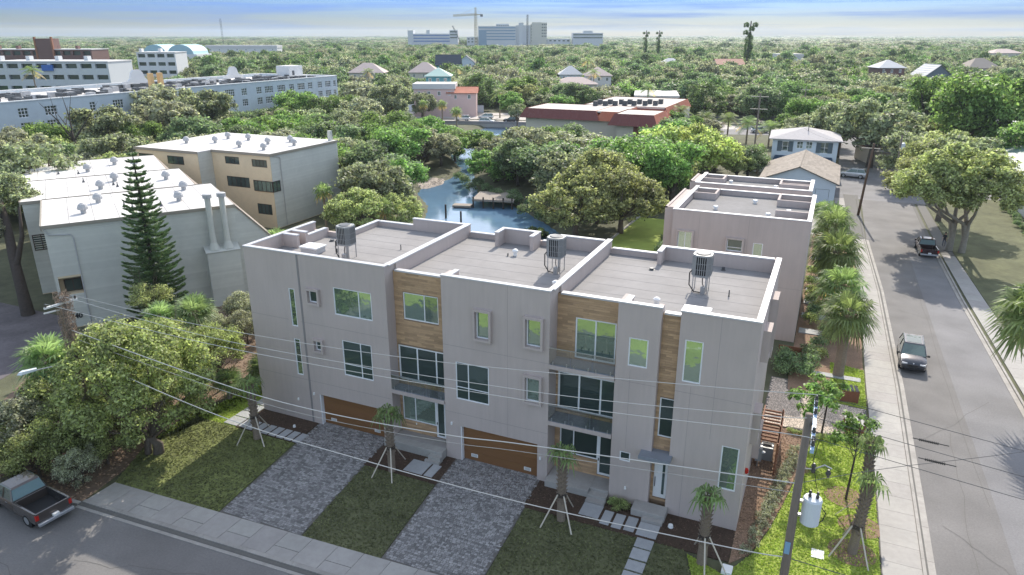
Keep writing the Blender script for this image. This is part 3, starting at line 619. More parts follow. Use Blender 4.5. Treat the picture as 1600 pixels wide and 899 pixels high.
# condensers
def condenser(loc,label):
    r=thing('air_conditioner',label,'air conditioner',loc,0,'rooftop air conditioners')
    b=MB(); n=8; ro=.56; P_=[(.52,.3),(.3,.52),(-.3,.52),(-.52,.3),(-.52,-.3),(-.3,-.52),(.3,-.52),(.52,-.3)]
    b.prism(P_,.95,1.02).prism(P_,2.1,2.2); b.build('casing',acgrey,r)
    MB().prism([(x*.9,y*.9) for x,y in P_],1.02,2.1).build('coil',blk,r)
    f=MB()
    for i in range(8):
        a=Vector(P_[i]); c=Vector(P_[(i+1)%8])
        for k in range(5):
            p=a.lerp(c,(k+.0)/5); f.box(p.x-.018,p.y-.018,1.02,p.x+.018,p.y+.018,2.1)
        for z in (1.35,1.7): 
            f.beam((a.x*.99,a.y*.99,z),(c.x*.99,c.y*.99,z),.02)
    f.build('louvre',acgrey,r)
    MB().lathe([(.42,2.2),(.42,2.22),(.36,2.25),(.05,2.24)],0,0,16).build('fan_guard',darkmetal,r)
    s=MB()
    for x in (-.4,.4):
        for y in (-.4,.4): s.box(x-.025,y-.025,.0,x+.025,y+.025,.95)
    s.box(-.45,-.43,.88,.45,-.38,.94).box(-.45,.38,.88,.45,.43,.94).box(-.43,-.38,.88,-.38,.38,.94).box(.38,-.38,.88,.43,.38,.94); s.build('stand',metal,r)
    MB().tube([(-.45,-.3,1.3),(-.62,-.35,1.1),(-.6,-.4,.4),(-.3,-.5,.06),(.1,-.55,.05)],.035,6).tube([(.1,-.3,1.0),(.15,-.5,.6),(.3,-.6,.3)],.03,6).build('hose',blk,r)
    MB().box(.1,-.75,0,.35,-.55,.45).box(.3,-.52,.1,.36,-.42,.9).build('junction_box',metal,r)
    return r
condenser((6.0,3.0,11.15),'grey air conditioner on the roof of the left unit, left of the three')
condenser((19.5,6.0,11.15),'grey air conditioner on the middle unit roof, beside the party parapet')
condenser((28.35,6.0,11.15),'grey air conditioner on the right unit roof, rightmost of the three')
# ------------------------------------------------------------------ rear townhouses
def rear(label,x0,x1,y0,y1,Hh,ops,lp,dk):
    b=thing('townhouse_block',label,'building')
    m=MB(); wall(m,x0,x1,0,Hh,ops,.25,y0); m.box(x0,y0+.25,0,x0+.25,y1,Hh).box(x1-.25,y0+.25,0,x1,y1,Hh).box(x0+.25,y1-.25,0,x1-.25,y1,Hh-.15); m.box(lp[0],lp[1],0,x0,lp[2],Hh-.1); m.build('wall',stucco,b)
    MB().box(x0+.25,y0+.25,Hh-.9,x1-.25,y1-.25,Hh-.6).build('roof_deck',dk,b)
    m=MB()
    for a in ((x0,y0,x1,y0+.25,Hh),(x0,y0+.32,x0+.25,y1,Hh-.004),(x1-.25,y0+.32,x1,y1,Hh-.004),(x0+.3,y1-.25,x1-.3,y1,Hh-.15)): m.box(a[0]-.05,a[1]-.05,a[4]-.02,a[2]+.05,a[3]+.05,a[4]+.06)
    m.build('coping',coping,b)
    m=MB(); m.box(lp[0],lp[1],Hh-.1,lp[0]+.2,lp[2],Hh+.0).box(lp[0],lp[1],Hh-.1,x0,lp[1]+.2,Hh).box(x1-3.2,y1-3.4,Hh-.6,x1-3.0,y1-.3,Hh).box(x1-3.0,y1-3.4,Hh-.6,x1-.3,y1-3.2,Hh).box(x1-3.0,y0+3.2,Hh-.6,x1-.3,y0+3.4,Hh).box(x0+2.2,y1-3.0,Hh-.6,x0+2.4,y1-.3,Hh).box(x0+.3,y1-3.0,Hh-.6,x0+2.2,y1-2.8,Hh); m.build('parapet',stucco,b)
    for x,y in ((x0+3,y0+4),(x0+7.6,y0+3),(x0+6,y0+8),(x1-2,y0+5)):
        if y<y1-1: MB().lathe([(.16,Hh-.6),(.16,Hh-.4),(.24,Hh-.38),(.2,Hh-.26),(.02,Hh-.22)],x,y,10).build('roof_vent',white,b)
    return b
OB=[(22.86,24.1,7.2,8.8),(27.07,28.35,7.5,8.55),(29.2,30.0,7.0,8.42)]
rb=rear('grey stucco townhouse block behind, between the creek lawn and the palm garden',22.3,33.45,27.6,38.6,10.66,OB,(21.4,28.4,37),deckd)
for o,g_,c in zip(OB,(glass,glassd,glass),((.5,),(),())): window(rb,*o,27.6,cols=c,rows=(.3,) if g_ is glassd else (),g=g_)
for o in OB[:2]:
    x0,x1,z0,z1=o; w=.13; d=.2; MB().box(x0-w,27.6-d,z0-w,x0,27.6,z1+w).box(x1,27.6-d,z0-w,x1+w,27.6,z1+w).box(x0,27.6-d,z1,x1,27.6,z1+w).box(x0,27.6-d,z0-w,x1,27.6,z0).build('window_surround',stucco,rb)
m=MB(); m.box(22.3,27.596,4.75,33.45,27.61,4.77).box(28.7,27.5965,4.8,28.72,27.61,10.5).box(24.6,27.5965,4.8,24.62,27.61,10.5); m.build('stucco_joint',stucco2,rb)
rb2=rear('second grey flat roofed townhouse block, farther back beside the tan shed roof',21.9,33.0,40.2,46.2,10.7,[],(21.2,41,45.5),deckd)
# planter and trellis between blocks
g=MB()
for i in range(4): g.box(32.4,24.6,.05+i*.2,34.2,24.68,.05+i*.2+.18)
tag(g.build('planter_fence',lumberb),'low reddish wooden screen at the foot of the rear block','fence')
tr_=thing('trellis_screen','brown slatted pergola over service gear beside the right end wall','pergola',(32.4,5.4,0))
for i in range(10): MB().box(0,1.0+i*.42,2.12,1.15,1.09+i*.42,2.22).build('slat',lumberb,tr_)
for y in (.8,3.0,5.2): MB().box(1.16,y,0,1.26,y+.1,2.2).build('post',lumberb,tr_)
for i in range(8): MB().box(1.27,.8,.25+i*.24,1.30,5.3,.25+i*.24+.15).build('board',lumberb,tr_)
MB().box(.05,.95,2.22,.13,5.25,2.3).build('rail',lumberb,tr_)
def gasmeter(x,y,label):
    r=thing('utility_meter',label,'meter',(x,y,0)); MB().box(0,0,.5,.35,.7,1.4).build('cabinet',acgrey,r,bevel=.02); MB().tube([(.15,.2,0),(.15,.2,.5)],.04,6).tube([(.15,.5,0),(.15,.5,.5)],.04,6).build('conduit',metal,r); MB().lathe([(.12,1.0),(.14,1.05),(.02,1.1)],.4,.3,10).build('dial',white,r)
gasmeter(32.45,6.6,'grey meter cabinet under the brown pergola'); 
ab=thing('air_conditioner','dark ground level air conditioner inside the slatted pergola','air conditioner',(33.0,8.0,.05)); MB().box(-.35,-.4,0,.4,.4,.9).build('casing',acgrey,ab,bevel=.03); MB().lathe([(.28,.9),(.28,.93),(.05,.94)],0,0,12).build('fan_guard',blk,ab)
def bench(x,y,label):
    r=thing('louvred_planter',label,'planter',(x,y,0),.15)
    for i in range(4): MB().box(-.6+i*.32,-.5,1.0-.02*i,-.6+i*.32+.2,.5,1.05-.02*i).build('slat',darkmetal,r)
    for a in (-.55,.55):
        MB().box(a-.05,-.48,0,a+.05,-.38,1.0).build('post',lumberb,r); MB().box(a-.05,.38,0,a+.05,.48,1.0).build('post',lumberb,r)
    MB().box(-.6,-.52,.1,.6,-.49,.95).build('board',lumberb,r)
bench(38.0,13.3,'slatted bin screen at the near edge of the side driveway'); bench(37.7,18.3,'slatted bin screen beyond the side driveway, by the big palm')
# lids, boxes
tag(MB().box(36.0,-.5,.03,36.6,.2,.07).build('manhole_lid',white,bevel=.01),'white square meter lid in the bright corner lawn','lid')
tag(MB().box(32.0,-3.6,.03,32.5,-3.0,.22).build('valve_box',white,bevel=.02),'small white utility box where the mulch bed meets the lawn','box')
tag(MB().lathe([(.15,.05),(.12,.2),(.02,.22)],29.0,-1.1,10).build('garden_light',white),'white ball garden light in the right mulch bed','light')
tag(MB().lathe([(.1,.05),(.08,.2),(.02,.22)],3.6,-1.1,10).build('garden_light',white),'small white garden light in the bed before the left wall','light')
# tree rings
for x,y,r in ((37.6,5.6,1.15),(37.9,.7,1.15),(38.3,3.1,1.1),(35.0,7.6,.6)):
    struct(MB().prism([(x+r*math.cos(a*PI/9),y+r*.9*math.sin(a*PI/9)) for a in range(18)],-.05,.05),'mulch_ring',mulchl)
# ------------------------------------------------------------------ beige blocks on the left
def txt(s,name,size,T,m,parent,ext=.01,align='LEFT'):
    cu=bpy.data.curves.new(name,'FONT'); cu.body=s; cu.size=size; cu.extrude=ext; cu.align_x=align; cu.offset=.012*size/.3
    o=bpy.data.objects.new('tmp',cu); me=bpy.data.meshes.new_from_object(o); bpy.data.objects.remove(o); me.transform(T); me.materials.append(m)
    return link(name,me,parent)
def lapsiding(mb,x0,x1,z0,z1,y=0,h=.2,ops=(),top=None):
    z=z0
    while z<z1-.01:
        c=min(z+h,z1); segs=[(x0,x1 if top is None else min(x1,top(z+h/2)))]
        for o in ops:
            if o[2]<c-.01 and o[3]>z+.01: segs=[q for s in segs for q in ([(s[0],min(s[1],o[0])),(max(s[0],o[1]),s[1])] if o[0]<s[1] and o[1]>s[0] else [s]) if q[1]-q[0]>.02]
        for a,b in segs: mb.add([(a,y-.05,z),(b,y-.05,z),(b,y-.008,c),(a,y-.008,c),(a,y,z),(b,y,z)],[(0,1,2,3),(0,4,5,1)])
        z+=h
def dome(r,x,y,z,s=.45):
    MB().lathe([(s*.55,z),(s*.5,z+.35),(s,z+.38),(s*1.0,z+.6),(s*.75,z+.85),(s*.3,z+.98),(.03,z+1.0)],x,y,12).build('turbine_vent',acgrey_l,r,smooth=False)
acgrey_l=mat('vent_grey',(.42,.42,.42),.6,.05)
AZ=R_(55.7); A0=(-26.49,4.01)
BA=thing('apartment_block','grey sided apartment block with stepped white roofs and the number 1740','building',(A0[0],A0[1],0),AZ)
def wing(bd,x0,x1,y0,y1,h,ops,slope=None,sid=True):
    m=MB(); wall(m,x0,x1,0,h,ops,.2,y0); m.box(x0,y0+.2,0,x0+.2,y1,h).box(x1-.2,y0+.2,0,x1,y1,h).box(x0+.2,y1-.2,0,x1-.2,y1,h)
    if slope: m.add([(x1,y0,0),(x1+slope,y0,0),(x1+slope,y0,h-slope*1.12),(x1,y0,h),(x1,y1,0),(x1+slope,y1,0),(x1+slope,y1,h-slope*1.12),(x1,y1,h)],[(0,1,2,3),(4,7,6,5),(1,5,6,2),(2,6,7,3)])
    m.build('wall',tan,bd)
    m=MB(); m.box(x0-.1,y0-.12,h,x1+.05,y1+.05,h+.14); m.build('roof',whiteroof,bd)
    m=MB()
    for k in range(1,8): m.box(x0+(x1-x0)*k/8,y0-.1,h+.14,x0+(x1-x0)*k/8+.05,y1,h+.146)
    m.box(x0,(y0+y1)/2,h+.14,x1,(y0+y1)/2+.06,h+.149); m.build('membrane_seam',deck,bd)
    m=MB(); m.box(x0-.16,y0-.17,h-.12,x1+.1,y0-.121,h+.17).box(x0-.22,y0-.12,h-.3,x0-.11,y1,h+.17).box(x0-.11,y1+.051,h-.1,x1,y1+.1,h+.2); m.build('fascia',brownf if slope is None else mat('grey_fascia',(.30,.27,.22),.8,.05),bd)
    if slope:
        q=MB(); q.add([(x1+.05,y0-.15,h+.16),(x1+slope+.3,y0-.15,h-slope*1.12-.2),(x1+slope+.3,y1,h-slope*1.12-.2),(x1+.05,y1,h+.16),(x1+.05,y0-.15,h),(x1+slope+.3,y0-.15,h-slope*1.12-.4),(x1+slope+.3,y1,h-slope*1.12-.4),(x1+.05,y1,h)],[(0,1,2,3),(7,6,5,4),(0,4,5,1),(1,5,6,2)]); q.build('sloped_roof',brnr,bd)
    if sid:
        m=MB(); lapsiding(m,x0,x1,0.1,h,y0,.22,ops)
        if slope: lapsiding(m,x1,x1+slope,0.1,h,y0,.22,(),lambda z:x1+min(slope,max(0,(h-z)/1.12)))
        o=m.build('lap_siding',siding,bd); o['kind']='stuff'
    return
OA=[(.25,2.0,3.2,4.75)]
wing(BA,0,15.6,0,11.9,9.45,OA,7.2); wing(BA,-1.8,14.0,11.95,23.7,9.45,[],7.2); wing(BA,-2.5,12.6,23.75,36.5,9.45,[],7.2)
m=MB(); m.box(.25,.22,3.2,2.0,1.2,3.25).box(.25,1.0,3.2,2.0,1.05,4.75); m.build('recess',tan,BA)
window(BA,.6,1.95,3.25,4.4,.75,cols=(.5,),g=glassd,fm=brownf)
TWX=Matrix.Translation((0,0,0))@Matrix.Rotation(-PI/2,4,'Z')   # faces -x
def sidewin(bd,x,ya,yb_,z0,z1,cols,g=None,fm=None,face=-1):
    T=Matrix.Translation((x,0,0))@Matrix.Rotation(-PI/2 if face<0 else PI/2,4,'Z'); a,b=(-yb_,-ya) if face<0 else (ya,yb_)
    return window(bd,a,b,z0,z1,-.1,cols=cols,T=T,g=g or glassd,fm=fm or brownf)
for z in (1.2,4.0,6.9):
    for y in (2.5,8.0): sidewin(BA,0,y,y+2.2,z,z+1.2,(.33,.66))
    for y in (14,19): sidewin(BA,-1.8,y,y+2.2,z,z+1.2,(.33,.66))
window(BA,-1.6,-.1,4.6,6.2,11.85,cols=(.5,),g=glassd,fm=brownf)
txt('1740','house_number',.62,Matrix.Translation((.25,-.05,.92))@Matrix.Rotation(PI/2,4,'X'),blk,BA,.02)
m=MB().tube([(.0,-.12,9.35),(.3,-.12,8.75),(1.9,-.12,8.6),(2.04,-.12,8.3),(2.04,-.12,.2)],.05,6); m.build('downpipe',acgrey_l,BA)
ch=MB().box(12.45,-1.2,0,15.4,-.04,5.5).build('chimney_chase',siding,BA); q=MB(); lapsiding(q,12.45,15.4,.1,5.4,-1.2,.22); o=q.build('lap_siding',siding,ch); o['kind']='stuff'
MB().add([(12.35,-1.3,5.5),(15.5,-1.3,5.5),(15.5,-.04,5.9),(12.35,-.04,5.9),(12.35,-1.3,5.44),(15.5,-1.3,5.44)],[(0,1,2,3),(4,5,1,0),(0,3,4),(1,5,2)]).build('chimney_cap',siding,ch)
for x in (13.25,14.5):
    f=MB().lathe([(.55,5.6),(.3,6.3),(.27,7.2),(.27,10.7)],x,-.62,12).build('flue',siding,BA); MB().lathe([(.42,10.6),(.42,10.95),(.3,11.0)],x,-.62,12).build('flue_cap',acgrey_l,f)
for i,(x,y) in enumerate(((3.2,3.4),(4.6,7.6),(11.4,4.4),(12.6,9.8),(5.2,14.8),(6.8,19),(11.8,17),(4.5,27),(7.6,31),(9.6,28))): dome(BA,x,y,9.59)
pp=MB()
for x,y in ((6.6,4.5),(7.2,3.3),(8.6,6.6),(9.6,2.8),(3.8,20),(6.5,16.5),(6.8,15.2),(9,19),(1.5,27),(2,30),(3.5,26)): pp.lathe([(.16,9.59),(.05,9.9),(.05,10.1)],x,y,6)
pp.build('vent_pipe',darkmetal,BA)
BB=thing('apartment_block','tan apartment block with white roof and grey sided end beside the creek trees','building',(-33.3,39.35,0))
OBB=[(-10.2+2.2,-10.2+4.8,8.3,9.3),(-3.2,-.6,8.0,9.15),(-10.2+2.2,-10.2+6.0,5.0,6.5),(-3.1,-.02,4.75,6.2),(-3.0,-.6,1.6,3.15)]
OBB=[(-7.9,-5.4,8.4,9.4),(-3.2,-.6,8.3,9.3),(-8.0,-4.0,5.3,6.7),(-3.1,-.6,1.85,3.3)]
m=MB(); wall(m,-10.2,0,0,10,OBB,.25,0); m.box(-10.2,.25,0,-10,14.3,10).box(-.25,.25,0,0,14.3,10).box(-10,14.1,0,-.25,14.3,10); m.box(-12.6,-2.4,0,-10.25,14.3,10); m.box(-22,-2.35,0,-12.61,14.3,9.99); m.build('wall',tan,BB)
for o,c in zip(OBB,((.33,.66),(.25,.5,.75),(.2,.4,.6,.8),(.25,.5,.75))): window(BB,*o,0,cols=c,g=glassd,fm=brownf)
window(BB,-3.2,.06,5.05,6.5,-.16,cols=(.22,.44,.66,.88),g=glass,fm=brownf,label='teal glazed corner window'); sidewin(BB,.05,-.1,1.35,5.05,6.5,(.5,),g=glass,face=1)
window(BB,-21.5,-18.7,8.2,9.3,-2.42,cols=(.33,.66),g=glassd,fm=brownf); window(BB,-16,-13,8.2,9.3,-2.42,cols=(.33,.66),g=glassd,fm=brownf)
T=Matrix.Rotation(PI/2,4,'Z'); m=MB(); m.T=T; lapsiding(m,0.01,14.3,.1,10,0,.22); o=m.build('lap_siding',siding,BB); o['kind']='stuff'
m=MB(); m.T=Matrix.Translation((-10.24,0,0))@T; lapsiding(m,-2.4,0,.1,10,0,.22); m.build('lap_siding',siding,BB)['kind']='stuff'
m=MB().box(-10.1,-.15,10,.15,14.4,10.15).box(-22.1,-2.5,10,-10.12,14.4,10.14); m.build('roof',whiteroof,BB)
m=MB().box(-10.1,-.22,9.85,.2,-.151,10.19).box(.151,-.15,9.85,.2,14.4,10.19).box(-22.1,-2.57,9.85,-10.1,-2.501,10.19); m.build('fascia',mat('grey_fascia',()),BB)
for x,y in ((-8,3),(-6.5,7),(-3.2,2.5),(-2.2,7.5),(-5,10),(-18,3),(-14.5,5),(-16,9),(-12,9)): dome(BB,x,y,10.15)
MB().box(-.9,13.4,9,-.4,13.9,11.6).build('flue',siding,BB); MB().tube([(.12,.5,9.8),(.12,1.6,9.6),(.12,1.8,9.3),(.12,1.85,.2)],.05,6).build('downpipe',acgrey_l,BB)
# ------------------------------------------------------------------ pale blue hotel with roof plant (facade faces +x)
HT=thing('hotel_building','long pale blue hotel with white window grids and cluttered roof','building',(-107.6,0,0))
HTT=Matrix.Rotation(PI/2,4,'Z')
wins=[]
ys=[(34,2),(41,3),(48.5,2),(55.5,3),(61,4),(70,2),(76,4),(82,4),(88.6,4),(93.2,3),(98,3),(102.6,5),(108.2,5),(113.2,3),(118.6,3),(122.4,5),(127.3,5),(131.6,3),(135.6,5),(139.6,3),(144,3),(147.8,4),(151,2)]
ops=[]
for z in (.8,4.1,7.3,10.0):
    for y,n in ys:
        w=.62*n; ops.append((y-w/2,y+w/2,z,z+1.75,n))
m=MB(); m.T=HTT; wall(m,28,152.3,0,13.0,[o[:4] for o in ops],.4,0); m.T=Matrix.Identity(4); m.box(-30,28,0,-.4,28.4,13).box(-30,151.9,0,-.4,152.3,13).box(-30,28.4,0,-29.6,151.9,13); m.build('wall',hotelw,HT)
m=MB().box(-29.6,28.4,12.1,-.4,151.9,12.3); m.build('roof',whiteroof,HT)
m=MB().box(-.5,27.9,13,.15,152.4,13.2).box(-30.1,151.8,13,-.5,152.4,13.2).box(-30.1,28,13,-29.5,151.8,13.2); m.build('coping',white,HT)
meC={}
for y0,y1,z0,z1,n in ops:
    if y0<40 : continue
    top=(z0==10.0 and 86<y0<101)
    k=(n,top)
    if k not in meC:
        w=y1-y0; a=MB(); a.T=HTT
        for i in range(n+1): a.box(w*i/n-.05,.12,0,w*i/n+.05,.2,1.75)
        for z in (0,.55,1.2,1.7): a.box(0,.11,z,w,.19,z+.09)
        b=MB(); b.T=HTT; b.box(0,.24,0,w,.28,1.75)
        meC[k]=(a.mesh('window',frame),b.mesh('pane',glassd))
    w=link('window',meC[k][0],HT,(0,y0,z0)); link('pane',meC[k][1],w)
    if top: link('panel',MB().box(-.22,.1,.55,-.2,y1-y0-.1,1.7).mesh('panel',yellowsh),w,(0,0,0))
rg=random.Random(8); u0=MB().box(-.8,-.6,0,.8,.6,1.1).box(-.82,-.5,.15,.82,.5,.95).mesh('roof_unit',acgrey_l); u1=MB().box(-.6,-.5,.2,.6,.5,1.2).mesh('roof_unit',darkmetal); u2=MB().box(-1.2,-.5,.2,1.2,.5,1.0).mesh('roof_unit',mat('dark_unit',(.07,.075,.08),.6,.1))
for i in range(150):
    x=rg.choice((-4.5,-6.5,-9,-12,-15,-20)) +rg.uniform(-.6,.6); y=rg.uniform(45,146); o=link('roof_unit',rg.choice((u0,u1,u2,u2)),HT,(x,y,12.3),rg.choice((0,PI/2)))
m=MB()
for i in range(60):
    x=rg.uniform(-24,-2); y=rg.uniform(50,148); m.box(x,y,12.31,x+rg.uniform(.2,.5),y+rg.uniform(.5,3),12.31+rg.uniform(.15,.5))
m.build('roof_pipe',darkmetal,HT)
m=MB().box(-16,144,12.3,-11,150,16.0); m.build('stair_tower',whitew,HT); MB().box(-10.98,145.2,12.6,-10.9,146.1,14.6).build('door',darkmetal,HT)
for y in (93.5,96.2): MB().box(-11,y,12.3,-10,y+1,16.2).build('shaft',yellowsh,HT)
def curly(y,s,label=None):
    P_=[(-6,0),(-6,1),(-4,1.2),(-3,2),(-2.3,4),(-1.2,5),(1.2,5),(2.3,4),(3,2),(4,1.2),(6,1),(6,0)]
    mb=MB(); n=len(P_); vs=[(a,y+p[0]*s,12.9+p[1]*s) for a in (-24,-23.4) for p in P_]
    mb.add(vs,[tuple(range(n))[::-1],tuple(range(n,2*n))]+[(i,(i+1)%n,n+(i+1)%n,n+i) for i in range(n)]); mb.build('gable',whitew,HT)
curly(101,.72); curly(134,.62)
m=MB()
for i in range(24): m.box(-22,46+i*4.2,12.3,-21.9,46+i*4.2+.1,13.6)
m.box(-22,46,13.55,-21.9,146,13.65).box(-22,46,13.0,-21.95,146,13.06); m.build('railing',whitew,HT)
# ------------------------------------------------------------------ mansard building
MS=thing('motel_building','low cream building with orange and maroon mansard roof and rooftop units','building',(-5.5,131.2,0),R_(0))
def mansard(b,x0,x1,y0,y1,zt,zb,out,mats):
    c=[(x0,y0),(x1,y0),(x1,y1),(x0,y1)]; o=[(x0-out,y0-out),(x1+out,y0-out),(x1+out,y1+out),(x0-out,y1+out)]
    for i in range(4):
        j=(i+1)%4; m=MB(); m.add([(*o[i],zb),(*o[j],zb),(*c[j],zt),(*c[i],zt),(*c[i],zb),(*c[j],zb)],[(0,1,2,3),(0,4,5,1),(1,5,2),(0,3,4)])
        m.build('mansard_roof',mats[i],b)
        n=max(2,int(math.dist(o[i],o[j])/.9)); m=MB()
        for k in range(1,n):
            f=k/n; p=Vector((*o[i],zb)).lerp(Vector((*o[j],zb)),f); q=Vector((*c[i],zt)).lerp(Vector((*c[j],zt)),f); m.tube([p,q],.045,4)
        m.build('roof_seam',mats[i],b)['kind']='stuff'
m=MB().box(-30,0,0,0,14,5.9).box(-20,14,0,2,42,5.88); m.build('wall',cream,MS)
mansard(MS,-30,-12,-.3,14,8.1,5.9,1.2,[maroon,orange,maroon,orange]); mansard(MS,-10.7,-6,-.2,14,8.0,5.9,1.1,[orange,orange,maroon,orange]); mansard(MS,-6,3,-5.5,6,8.2,5.7,1.2,[maroon,orange,orange,orange])
MB().box(-5.5,-5,0,2.5,5.5,5.7).build('wall',cream,MS); MB().box(-1.6,-5.06,.2,-.2,-5.0,5.6).build('stair_panel',maroon,MS)
mansard(MS,-20,1.2,14.2,42,8.1,5.9,1.0,[maroon,orange,maroon,orange])
MB().box(-29.8,-.1,7.7,-6.1,14,8.0).box(-5.8,-5.3,7.8,2.8,5.8,8.05).box(-19.8,14,7.7,1,41.8,7.98).build('roof',mat('pale_roof',(.55,.50,.45),.9,.06,.5),MS)
for i in range(14):
    x=-17+ (i%7)*2.3+rg.uniform(-.3,.3); y=12+ (i//7)*5+ (i%7)*1.2; MB().box(x,y,8.0,x+1.1,y+1.1,9.2).box(x+.1,y-.02,8.3,x+1.0,y,9.0).build('roof_unit',u2.materials[0],MS)
# ------------------------------------------------------------------ houses
def gable(b,x0,x1,y0,y1,ze,zr,mr,mw,axis='y',ov=.4,th=.14,rows=8):
    """gable roof, ridge along axis, with wall ends"""
    if axis=='y': A=lambda u,v,z:(x0+(x1-x0)*u,y0-ov+(y1-y0+2*ov)*v,z); E=lambda u,v,z:(x0+(x1-x0)*u,y0+(y1-y0)*v,z); W=x1-x0; L=y1-y0
    else: A=lambda u,v,z:(x0-ov+(x1-x0+2*ov)*v,y0+(y1-y0)*u,z); E=lambda u,v,z:(x0+(x1-x0)*v,y0+(y1-y0)*u,z); W=y1-y0; L=x1-x0
    o=ov/W; s=(zr-ze)/.5
    m=MB(); m.add([E(0,0,ze),E(1,0,ze),E(.5,0,zr-.05),E(0,1,ze),E(1,1,ze),E(.5,1,zr-.05)],[(0,1,2),(3,5,4)]); m.build('gable_wall',mw,b)
    m=MB()
    for sgn in (0,1):
        for r in range(rows):
            f0=-o+(.5+o)*r/rows; f1=-o+(.5+o)*(r+1)/rows; z0=ze+s*f0; z1=ze+s*f1; n=max(3,int(L/1.2))
            for k in range(n):
                g=.004; a,c=k/n+g*0,(k+1)/n
                u0,u1=(f0,f1+.008) if not sgn else (1-f0,1-f1-.008)
                m.add([A(u0,a,z0+.05),A(u0,c,z0+.05),A(u1,c,z1+.02),A(u1,a,z1+.02),A(u0,a,z0-.08),A(u0,c,z0-.08)],[(0,1,2,3),(4,5,1,0)])
    m.add([A(-o,0,ze-s*o-.1),A(.5,0,zr-.1),A(1+o,0,ze-s*o-.1),A(-o,1,ze-s*o-.1),A(.5,1,zr-.1),A(1+o,1,ze-s*o-.1)],[(0,1,4,3),(1,2,5,4)])
    m.build('roof',mr,b)
    q=MB(); q.tube([A(.5,0,zr+.03),A(.5,1,zr+.03)],.09,5); q.build('ridge_cap',mr,b)
def hip(b,x0,x1,y0,y1,ze,zr,mr,ov=.5,rl=None):
    x0-=ov;x1+=ov;y0-=ov;y1+=ov; w=x1-x0;d=y1-y0
    if w>=d: a=(x0+d/2*(rl or 1),(y0+y1)/2); c=(x1-d/2*(rl or 1),(y0+y1)/2)
    else: a=((x0+x1)/2,y0+w/2); c=((x0+x1)/2,y1-w/2)
    P=[(x0,y0,ze),(x1,y0,ze),(x1,y1,ze),(x0,y1,ze),(*a,zr),(*c,zr),(x0,y0,ze-.15),(x1,y0,ze-.15),(x1,y1,ze-.15),(x0,y1,ze-.15)]
    F=[(0,1,5,4),(2,3,4,5),(1,2,5),(3,0,4)] if w>=d else [(0,1,4),(1,2,5,4),(2,3,5),(3,0,4,5)]
    MB().add(P,F+[(6,7,1,0),(7,8,2,1),(8,9,3,2),(9,6,0,3),(9,8,7,6)]).build('roof',mr,b)
# garage / shed with tan shingles in front of the blue house
GB=thing('shed_house','pale blue outbuilding with broad tan shingled gable roof behind the townhouses','building',(24.6,86,0))
m=MB(); wall(m,0,11,0,3.4,[(8.2,10.2,0,2.3)],.2,0); m.box(0,.2,0,.2,18,3.4).box(10.8,.2,0,11,18,3.4).box(.2,17.8,0,10.8,18,3.4); m.build('wall',lblue,GB)
gable(GB,0,11,0,18,3.4,5.6,brnr,lblue,'y',.5,rows=14); MB().box(8.25,.05,0,10.15,.12,2.25).build('door',lblue,GB)
WH=thing('white_house','two storey pale blue house with grey roof, dark awnings and shutters','building',(23.9,110.5,0),R_(3))
OW=[(1.2,5.0,4.0,6.0),(5.6,6.7,4.6,5.9),(7.1,8.2,4.6,5.9),(8.8,11.6,3.9,6.0),(1.4,4.4,.9,2.6),(8.4,11.2,.9,2.6)]
OW=[(.9,3.7,4.3,6.1),(4.3,5.4,4.9,6.2),(5.9,7.0,4.9,6.2),(7.7,10.6,4.2,6.2),(1.0,3.5,1.0,2.7),(7.6,10.0,1.0,2.7)]
m=MB(); wall(m,0,11.4,0,6.6,OW,.25,0); m.box(0,.25,0,.25,12,6.6).box(11.15,.25,0,11.4,12,6.6).box(.25,11.8,0,11.15,12,6.6); m.build('wall',lblue,WH)
for o,c in zip(OW,((.33,.66),(.5,),(.5,),(.25,.5,.75),(.33,.66),(.33,.66))): window(WH,*o,0,cols=c,rows=(.5,),g=glassd)
for x in (.9,2.9,7.7,9.7): MB().box(x,-.06,4.25,x+.8,-.01,6.15).build('shutter',mat('slate_shutter',(.09,.12,.14),.7,.1),WH)
for x in (.7,7.3): MB().add([(x,0,3.5),(x+3.3,0,3.5),(x+3.6,-1.2,2.8),(x-.3,-1.2,2.8),(x+3.6,-1.2,2.65),(x-.3,-1.2,2.65),(x,0,3.3),(x+3.3,0,3.3)],[(0,1,2,3)[::-1],(3,2,4,5)[::-1],(0,3,5,6),(1,7,4,2)]).build('awning',plumb,WH)
hip(WH,0,11.4,0,12,6.6,8.2,greyr,.7); MB().box(6,4,7.5,6.15,4.15,8.9).build('vent_pipe',darkmetal,WH)
SHED=thing('garden_shed','tiny white gabled shed among bushes left of the blue house','shed',(19.5,111,0)); m=MB().box(0,0,0,3.4,3.4,2.8); m.build('wall',whitew,SHED); gable(SHED,0,3.4,0,3.4,2.8,4.0,whitew,whitew,'y',.4,rows=4)
RH=thing('white_house','white house with green metal roof at the right frame edge','building',(61.0,84,0))
m=MB(); T=Matrix.Translation((0,0,0))@Matrix.Rotation(-PI/2,4,'Z'); OH=[(-30,-27.5,1.2,3.2),(-20,-17,1.2,3.2),(-8,-6,1.2,3.2),(-30,-28,4.0,5.2)]
m.T=T; wall(m,-34,0,0,6,OH,.25,0); m.T=Matrix.Identity(4); m.box(.25,-.0,0,14,.25,6).box(.25,33.75,0,14,34,6).box(13.75,.25,0,14,33.75,6); m.build('wall',whitew,RH)
for o in OH: window(RH,*o,0,cols=(.5,),T=T,g=glassd,fm=darkmetal)
greenr=mat('green_metal_roof',(.12,.19,.17),.5,.06)
